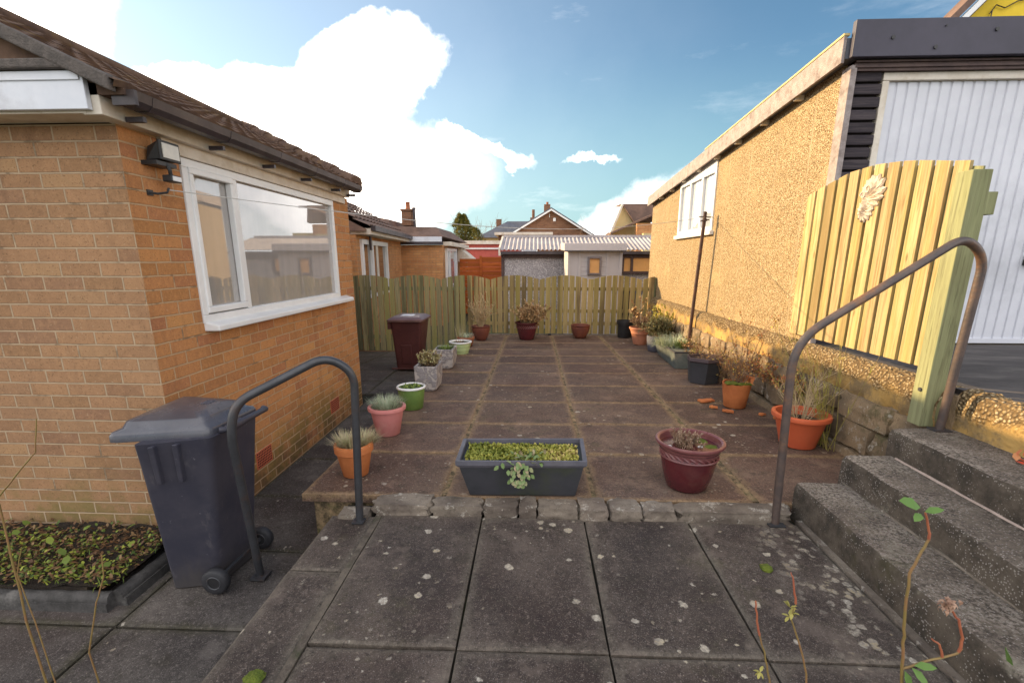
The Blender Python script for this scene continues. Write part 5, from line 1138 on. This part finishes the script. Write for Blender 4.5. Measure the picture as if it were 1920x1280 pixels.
tiled(f, (ax + .30, ay - .1, 2.24), d, V(-.88, -.07, .475), 5.2, 1.95, .30, .34, .035, .045, 6); f.hexa([(-6.6, 9.87, 2.16), (-3.42, 9.87, 2.16), (-3.72, 14.3, 2.16), (-6.6, 14.3, 2.16)], [(-5.05, 9.87, 3.04), (-3.42, 9.87, 2.20), (-3.72, 14.3, 2.20), (-5.38, 14.3, 3.04)])
f.build('roof', M_tilefar, H)
f = MB(); f.tube([(-5.08, 9.8, 3.13), (-5.45, 14.9, 3.13)], .09, 8); f.build('ridge', M_tilefar, H, True)
f = MB(); f.hexa([(-4.1, 14.42, 2.25), (-2.66, 14.42, 2.25), (-2.55, 18.8, 2.2), (-4.6, 18.8, 2.2)], [(-4.15, 14.5, 2.55), (-2.98, 14.9, 2.55), (-2.95, 17.5, 2.55), (-4.6, 17.8, 2.55)]); f.hexa([(-7.5, 13.9, 2.2), (-4.1, 13.9, 2.2), (-4.1, 18, 2.2), (-7.5, 18, 2.2)], [(-7.5, 14.5, 3.3), (-4.3, 14.5, 2.75), (-4.3, 17.5, 2.75), (-7.5, 17.5, 3.3)])
f.build('bay_roof', M_tilefar, H)
f = MB(); f.box(-4.0, -2.72, 14.38, 14.44, 2.11, 2.25); f.build('bay_fascia', M_wfascia, H)
window(H, -2.69, 14.95, 16.9, .7, 1.95, [15.5], G_sky, 1, .10, proud=.03)
f = MB(); f.box(-2.74, -2.5, 14.7, 18.8, 2.0, 2.12); f.build('bay_side_fascia', M_offwhite, H)
f = MB(); f.box(-4.02, -3.72, 14.9, 15.3, 2.6, 3.02); f.box(-4.05, -3.69, 14.87, 15.33, 3.02, 3.08); CH = f.build('chimney', M_brick_dark, H, bevel=.01); f = MB(); f.lathe((-3.86, 15.1, 3.08), [(.08, 0), (.09, .02), (.07, .05), (.07, .2), (.085, .22), (.06, .22)], 14); f.build('chimney_pot', M_terradark, CH, True)
f = MB(); f.tube([(-3.62, 14.9, 2.5), (-3.63, 14.9, 3.05)], .04, 10); f.tube([(-3.63, 14.9, 3.05), (-3.63, 14.9, 3.12)], .06, 10); f.build('flue', M_gut, H, True)
f = MB(); f.hexa([(-2.72, 17.4, 1.62), (-2.2, 17.4, 1.62), (-2.2, 18.6, 1.62), (-2.72, 18.6, 1.62)], [(-2.72, 17.4, 2.0), (-2.66, 17.4, 2.0), (-2.66, 18.6, 2.0), (-2.72, 18.6, 2.0)]); f.box(-2.72, -2.18, 17.37, 17.41, 1.52, 1.63); f.box(-2.45, -2.38, 17.4, 17.47, -.3, 1.55); f.build('porch_canopy', M_offwhite, H)
# red garage and orange fence between
T = thing('red_garage', 'flat roofed building with red painted wall behind the orange fence', 'garage', (-2, 20.5, -.4))
m_ = MB(); m_.box(-3.4, -.6, 20, 23, -.4, 2.2); m_.build('wall', M_redwall, T); m_ = MB(); m_.box(-3.5, -.5, 19.9, 23.1, 2.2, 2.34); m_.build('fascia', M_offwhite, T); m_ = MB(); m_.box(-3.4, -.6, 19.93, 19.98, 2.0, 2.06); m_.build('pipe', M_white, T)
T = thing('panel_fence', 'orange stained panel fence below the red garage wall', 'fence', (-1.7, 17, -.4))
for a_, b_, zt in ((-2.6, -1.86, 1.62), (-1.84, -1.06, 1.68), (-1.04, -.3, 1.6)):
    m_ = MB(); 
    for k in range(13): m_.box(a_, b_, 17.0 - .004 * k % .02, 17.03, -.3 + k * .15, -.3 + k * .15 + .14 if k < 12 else zt)
    m_.build('panel', M_orange, T)
for x in (-1.85, -1.05): m_ = MB(); m_.box(x - .04, x + .04, 16.94, 17.02, -.4, 1.72); m_.build('post', M_orange, T)
# corrugated garage and the grey shed
T = thing('corrugated_garage', 'long grey pebbledash outbuilding with corrugated roof beyond the fence', 'garage', (1.2, 14, -.4))
m_ = MB(); m_.box(-.88, 4.6, 14.0, 16.8, -.4, 1.80); m_.build('wall', M_dashgrey, T)
m_ = MB(); vs = []; fs = []; n = 0; x = -.95
while x < 4.7:
    for k in range(6):
        h = .022 * math.cos(k / 6 * 2 * math.pi); vs += [(x + .12 * k / 6, 13.82, 1.86 + h), (x + .12 * k / 6, 15.4, 2.27 + h)]; n += 1
    x += .12
for i in range(n - 1): fs.append((2 * i, 2 * i + 2, 2 * i + 3, 2 * i + 1))
m_.add(vs, fs, .5); m_.build('corrugated_roof', M_corr, T, True)
m_ = MB(); m_.box(-.95, 4.7, 15.36, 15.46, 2.26, 2.33); m_.build('ridge', M_corr, T)
m_ = MB(); m_.box(-.93, 4.7, 13.80, 13.90, 1.74, 1.82); m_.build('gutter', M_gut, T)
m_ = MB(); m_.box(-.90, 4.65, 13.93, 13.99, 1.64, 1.74); m_.box(-.93, -.84, 13.95, 14.02, -.3, 1.72); m_.build('fascia', M_brownwood, T)
m_ = MB(); m_.box(-1.0, -.94, 13.8, 15.4, 1.70, 1.80); m_.hexa([(-1.0, 13.8, 1.80), (-.95, 13.8, 1.80), (-.95, 15.4, 2.2), (-1.0, 15.4, 2.2)], [(-1.0, 13.8, 1.90), (-.95, 13.8, 1.90), (-.95, 15.4, 2.31), (-1.0, 15.4, 2.31)]); m_.build('barge_board', M_offwhite, T)
wn = window(T, 13.95, 2.50, 3.42, 1.20, 1.72, [2.79], G_orange, -1, .07, 'Y', M_brownwood, .03)
m_ = MB(); m_.lathe((3.05, 14.15, 1.27), [(.06, 0), (.075, .18), (.06, .17)], 16); m_.build('flower_pot', M_white, wn)
T = thing('garden_shed', 'pale grey boarded shed with small framed window behind the fence', 'shed', (1.45, 12.5, -.4))
m_ = MB(); m_.box(.84, 2.17, 12.0, 13.5, -.4, 1.80)
for k in range(16): m_.hexa([(1.13, 11.985, .0 + k * .11), (1.78, 11.985, .0 + k * .11), (1.78, 12.0, .0 + k * .11), (1.13, 12.0, .0 + k * .11)], [(1.13, 11.996, .108 + k * .11), (1.78, 11.996, .108 + k * .11), (1.78, 12.0, .108 + k * .11), (1.13, 12.0, .108 + k * .11)])
for x in (.84, 1.10, 1.78, 2.10): m_.box(x, x + .06, 11.975, 12.0, -.3, 1.78)
m_.build('walls', M_shed, T)
m_ = MB(); m_.hexa([(.74, 11.85, 1.80), (2.24, 11.85, 1.80), (2.24, 13.6, 1.86), (.74, 13.6, 1.86)], [(.74, 11.87, 1.98), (2.24, 11.87, 1.98), (2.24, 13.6, 2.04), (.74, 13.6, 2.04)]); m_.build('roof', M_shed, T, bevel=.01)
m_ = MB(); m_.box(.76, 2.22, 11.84, 11.86, 1.79, 1.81); m_.build('trim', M_gut, T)
window(T, 11.95, 1.325, 1.655, 1.23, 1.665, [], G_orange, -1, .045, 'Y', plain('shed window frame', (.22, .18, .18), None, 5, .6), .03)
# gabled brick house and its neighbours
H = thing('gable_house', 'dark brick house with grey gabled roof and chimney in the centre distance', 'house', (1.0, 30, -.4))
m_ = MB(); m_.add([(-1.6, 30, -.4), (3.7, 30, -.4), (3.7, 30, 2.9), (1.02, 30, 4.46), (-1.6, 30, 2.96)], [(0, 1, 2, 3, 4)]); m_.add([(-1.6, 30.01, -.4), (-1.6, 40, -.4), (-1.6, 40, 2.9), (-1.6, 30.01, 2.9)], [(0, 1, 2, 3)]); m_.add([(3.7, 30.01, -.4), (3.7, 40, -.4), (3.7, 40, 2.9), (3.7, 30.01, 2.9)], [(3, 2, 1, 0)]); m_.build('wall', M_brick_dark, H)
m_ = MB(); r0, r1 = V(1.02, 29.8, 4.62), V(1.02, 40, 4.62)
for ex, ez in ((-1.75, 3.0), (4.05, 2.80)):
    e0, e1 = V(ex, 29.8, ez), V(ex, 40, ez); u_ = V(0, 0, .14); m_.hexa([e0 - u_, r0 - u_, r1 - u_, e1 - u_], [e0, r0, r1, e1])
m_.build('roof', M_slate, H)
m_ = MB()
for ex, ez in ((-1.75, 2.92), (4.05, 2.72)):
    e0, r_ = V(ex, 29.74, ez), V(1.02, 29.74, 4.53); u_ = V(0, 0, .10); y_ = V(0, .06, 0); m_.hexa([e0 - u_, r_ - u_, r_ - u_ + y_, e0 - u_ + y_], [e0, r_, r_ + y_, e0 + y_])
m_.build('bargeboard', M_white, H)
m_ = MB(); m_.box(.60, .98, 30.4, 30.9, 4.3, 4.85); ch = m_.build('chimney', M_brick_dark, H); m_ = MB(); m_.tube([(.80, 30.6, 4.85), (.80, 30.6, 5.0)], .07, 8); m_.build('chimney_pot', M_terradark, ch)
m_ = MB(); m_.tube([(-.05, 32, 3.6), (-.05, 32, 4.7)], .09, 8); m_.box(-.25, .0, 31.8, 32.2, 3.6, 4.2); m_.build('flue', M_brick_dark, H)
m_ = MB(); m_.box(1.15, 1.30, 29.95, 30.0, 3.83, 4.02); m_.tube([(.93, 29.95, 4.05), (.93, 29.95, 4.25)], .02, 6); m_.build('alarm_box', M_white, H)
m_ = MB(); m_.box(-1.9, .95, 26.4, 29.9, -.4, 2.86); m_.build('porch_wall', M_brick_dark, H); m_ = MB(); m_.box(-2.1, 1.0, 26.1, 30, 2.86, 3.0); m_.build('porch_roof', M_offwhite, H)
window(H, 26.34, -1.35, .2, 1.5, 2.72, [-.6], G_sky, -1, .08, 'Y')
H = thing('brown_roofed_house', 'low house with brown pitched roof left of the brick gable', 'house', (-2, 34, -.4))
m_ = MB(); m_.box(-3.6, 1, 34, 40, -.4, 3.1); m_.build('wall', M_cream, H); m_ = MB(); m_.hexa([(-4.0, 33.7, 3.05), (1, 33.7, 3.05), (1, 40.5, 3.05), (-4.0, 40.5, 3.05)], [(-1.9, 35.5, 4.25), (1, 35.5, 4.25), (1, 38, 4.25), (-1.9, 38, 4.25)]); m_.build('roof', M_slate, H)
m_ = MB(); m_.box(-2.72, -2.36, 35.5, 36, 3.2, 4.40); m_.build('chimney', M_brick_dark, H)
H = thing('cream_house', 'cream and brick house with steep brown tiled roofs beside the garage end', 'house', (5.5, 24, -.4))
m_ = MB(); m_.add([(3.75, 24.5, 2.6), (5.7, 24.5, 2.6), (5.7, 24.5, 4.0), (4.25, 24.5, 4.12)], [(0, 1, 2, 3)]); m_.box(3.9, 8, 24.51, 29, -.4, 2.9); m_.box(4.95, 5.9, 22.5, 24.5, -.4, 2.75); m_.build('wall', M_cream, H)
m_ = MB(); m_.hexa([(4.15, 24.35, 4.10), (7.5, 24.35, 4.10), (7.5, 24.45, 4.2), (4.15, 24.45, 4.2)], [(4.2, 26.5, 4.28), (7.5, 26.5, 4.28), (7.5, 26.6, 4.30), (4.2, 26.6, 4.30)])
m_.hexa([(4.25, 24.4, 4.18), (4.80, 24.4, 3.35), (7, 24.4, 3.35), (7, 24.4, 4.18)], [(4.25, 24.3, 4.20), (4.80, 24.1, 3.38), (7, 24.1, 3.38), (7, 24.3, 4.20)])
m_.hexa([(3.6, 23.3, 2.75), (6.4, 23.0, 3.95), (6.4, 25, 3.95), (3.6, 25, 2.75)], [(3.6, 23.3, 2.83), (6.4, 23.0, 4.05), (6.4, 25, 4.05), (3.6, 25, 2.83)])
m_.build('roof', M_tilefar, H)
m_ = MB(); m_.box(4.72, 6.2, 22.9, 23.3, 1, 3.2); m_.build('brick_bay', M_brick_far, H); m_ = MB(); m_.hexa([(3.66, 24.2, 2.75), (3.76, 24.2, 2.75), (4.28, 24.2, 4.12), (4.18, 24.2, 4.12)], [(3.66, 24.25, 2.8), (3.76, 24.25, 2.8), (4.28, 24.25, 4.17), (4.18, 24.25, 4.17)]); m_.build('bargeboard', M_offwhite, H)
H = thing('yellow_house', 'yellow rendered gable of a tall house above the garage roof', 'house', (8, 8, .8))
m_ = MB(); m_.add([(6.25, 8.2, .8), (14, 8.2, .8), (14, 8.2, 5), (10.1, 8.2, 9.2), (6.25, 8.2, 5.06)], [(0, 1, 2, 3, 4)]); m_.add([(6.25, 8.21, .8), (6.25, 9, .8), (6.25, 9, 5), (6.25, 8.21, 5)], [(0, 1, 2, 3)]); m_.build('wall', M_yellow, H)
e0, r_ = V(5.90, 7.96, 4.80), V(10.1, 7.96, 9.3)
m_ = MB(); u_ = V(0, 0, .10); y_ = V(0, .05, 0); m_.hexa([e0 - u_, r_ - u_, r_ - u_ + y_, e0 - u_ + y_], [e0, r_, r_ + y_, e0 + y_]); m_.build('bargeboard', M_white, H)
m_ = MB(); y_ = V(0, .3, 0); q_ = V(-.04, 0, 0); m_.hexa([e0 + q_, r_ + q_, r_ + q_ + y_, e0 + q_ + y_], [e0 + u_ * 1.3 + q_, r_ + u_ * 1.3 + q_, r_ + u_ * 1.3 + y_ + q_, e0 + u_ * 1.3 + y_ + q_]); m_.build('roof', M_tilefar, H)
m_ = MB(); m_.hexa([(5.95, 8.0, 4.72), (10.1, 8.0, 9.15), (10.1, 8.2, 9.15), (5.95, 8.2, 4.72)], [(5.95, 8.0, 4.76), (10.1, 8.0, 9.19), (10.1, 8.2, 9.19), (5.95, 8.2, 4.76)]); m_.build('soffit', M_brownwood, H)
m_ = MB(); m_.tube([(6.55, 8.17, 5.05), (6.62, 8.17, 5.16), (6.75, 8.17, 5.12), (6.9, 8.17, 5.2), (7.2, 8.17, 5.25)], .008, 5); m_.tube([(6.55, 8.17, 4.2), (6.58, 8.17, 5.1)], .007, 5); m_.build('cable', M_black, H)

# ---------------------------------------------------------------- trees
T = thing('conifer_tree', 'rounded golden green conifer behind the neighbouring bungalow', 'tree', (-3.5, 25, -.4))
m_ = MB(); m_.tube([(-3.5, 25, -.4), (-3.48, 25, 1.5), (-3.5, 25, 3.4)], [.14, .1, .03], 8)
for _ in range(40): z = random.uniform(.6, 3.3); a = random.uniform(0, 6.28); r_ = .75 * (1 - (z / 4.0) ** 2); m_.tube([(-3.5, 25, z), (-3.5 + r_ * math.cos(a), 25 + r_ * math.sin(a), z + .25)], [.02, .005], 4)
m_.build('trunk', M_bark, T)
m_ = MB()
for _ in range(9000):
    z = random.uniform(.2, 1) ** .8; a = random.uniform(0, 6.283); rr = 1.02 * (1 - max(0, (z - .25) / .78) ** 3.2) + .02; k = noise.noise(V(math.cos(a) * 2.2, math.sin(a) * 2.2, z * 5)); rr *= .9 + .35 * k; r_ = rr * random.uniform(.72, 1.05)
    p_ = V(-3.5 + (.12 if z < .85 else -.12) + r_ * math.cos(a), 25 + r_ * math.sin(a), -.4 + 4.15 * z + .15 * k); m_.leaf(p_, V(math.cos(a), math.sin(a), .9) + rv(.5), V(0, 0, 1), .13, .05, min(1, max(0, .45 + k + random.uniform(-.25, .25))))
m_.build('crown', L_conif, T)
def bare_tree(label, c, h, seed, n0=5, r0=.05, cat='tree', group='bare winter trees'):
    random.seed(seed); T = thing('bare_tree', label, cat, c, group); tr, cr = MB(), MB()
    def grow(p_, d, L, r_, lvl):
        pts = [p_]; dd = d
        for i in range(4): dd = (dd + rv(.16) + V(0, 0, .05)).normalized(); pts.append(pts[-1] + dd * L / 4)
        (tr if lvl == 0 else cr).tube(pts, [r_ * (1 - .4 * i / 4) for i in range(5)], 5 if lvl < 2 else 3, False)
        if lvl < 4:
            for _ in range(3 if lvl else n0):
                i = random.randint(2, 4) if lvl else random.randint(3, 4); nd = (dd + rv(.75) + V(0, 0, .12)).normalized(); grow(pts[i], nd, L * random.uniform(.55, .78), r_ * .52, lvl + 1)
    grow(V(*c), V(0, 0, 1), h * .38, r_ if False else r0, 0); tr.build('trunk', M_bark, T); cr.build('branches', M_twig, T)
bare_tree('bare twiggy tree right of the brick gable', (5.3, 34, -.4), 4.6, 3, 5, .09)
bare_tree('bare tree with arching branches before the cream house', (4.0, 21, -.4), 3.6, 11, 6, .05)
bare_tree('small bare tree behind the brown roofed house', (-5.0, 42, -.4), 6.2, 5, 5, .12)
bare_tree('bushy bare shrub above the corrugated roof', (1.9, 19.5, -.4), 3.6, 8, 6, .04)
# trees that only the window glass sees
bare_tree('large bare tree on the far side of the driveway', (15, 24, .8), 7.0, 21, 6, .2)
bare_tree('second large bare tree further along the driveway', (22, 17, .8), 7.5, 22, 6, .2)
print('objects', len(bpy.data.objects))
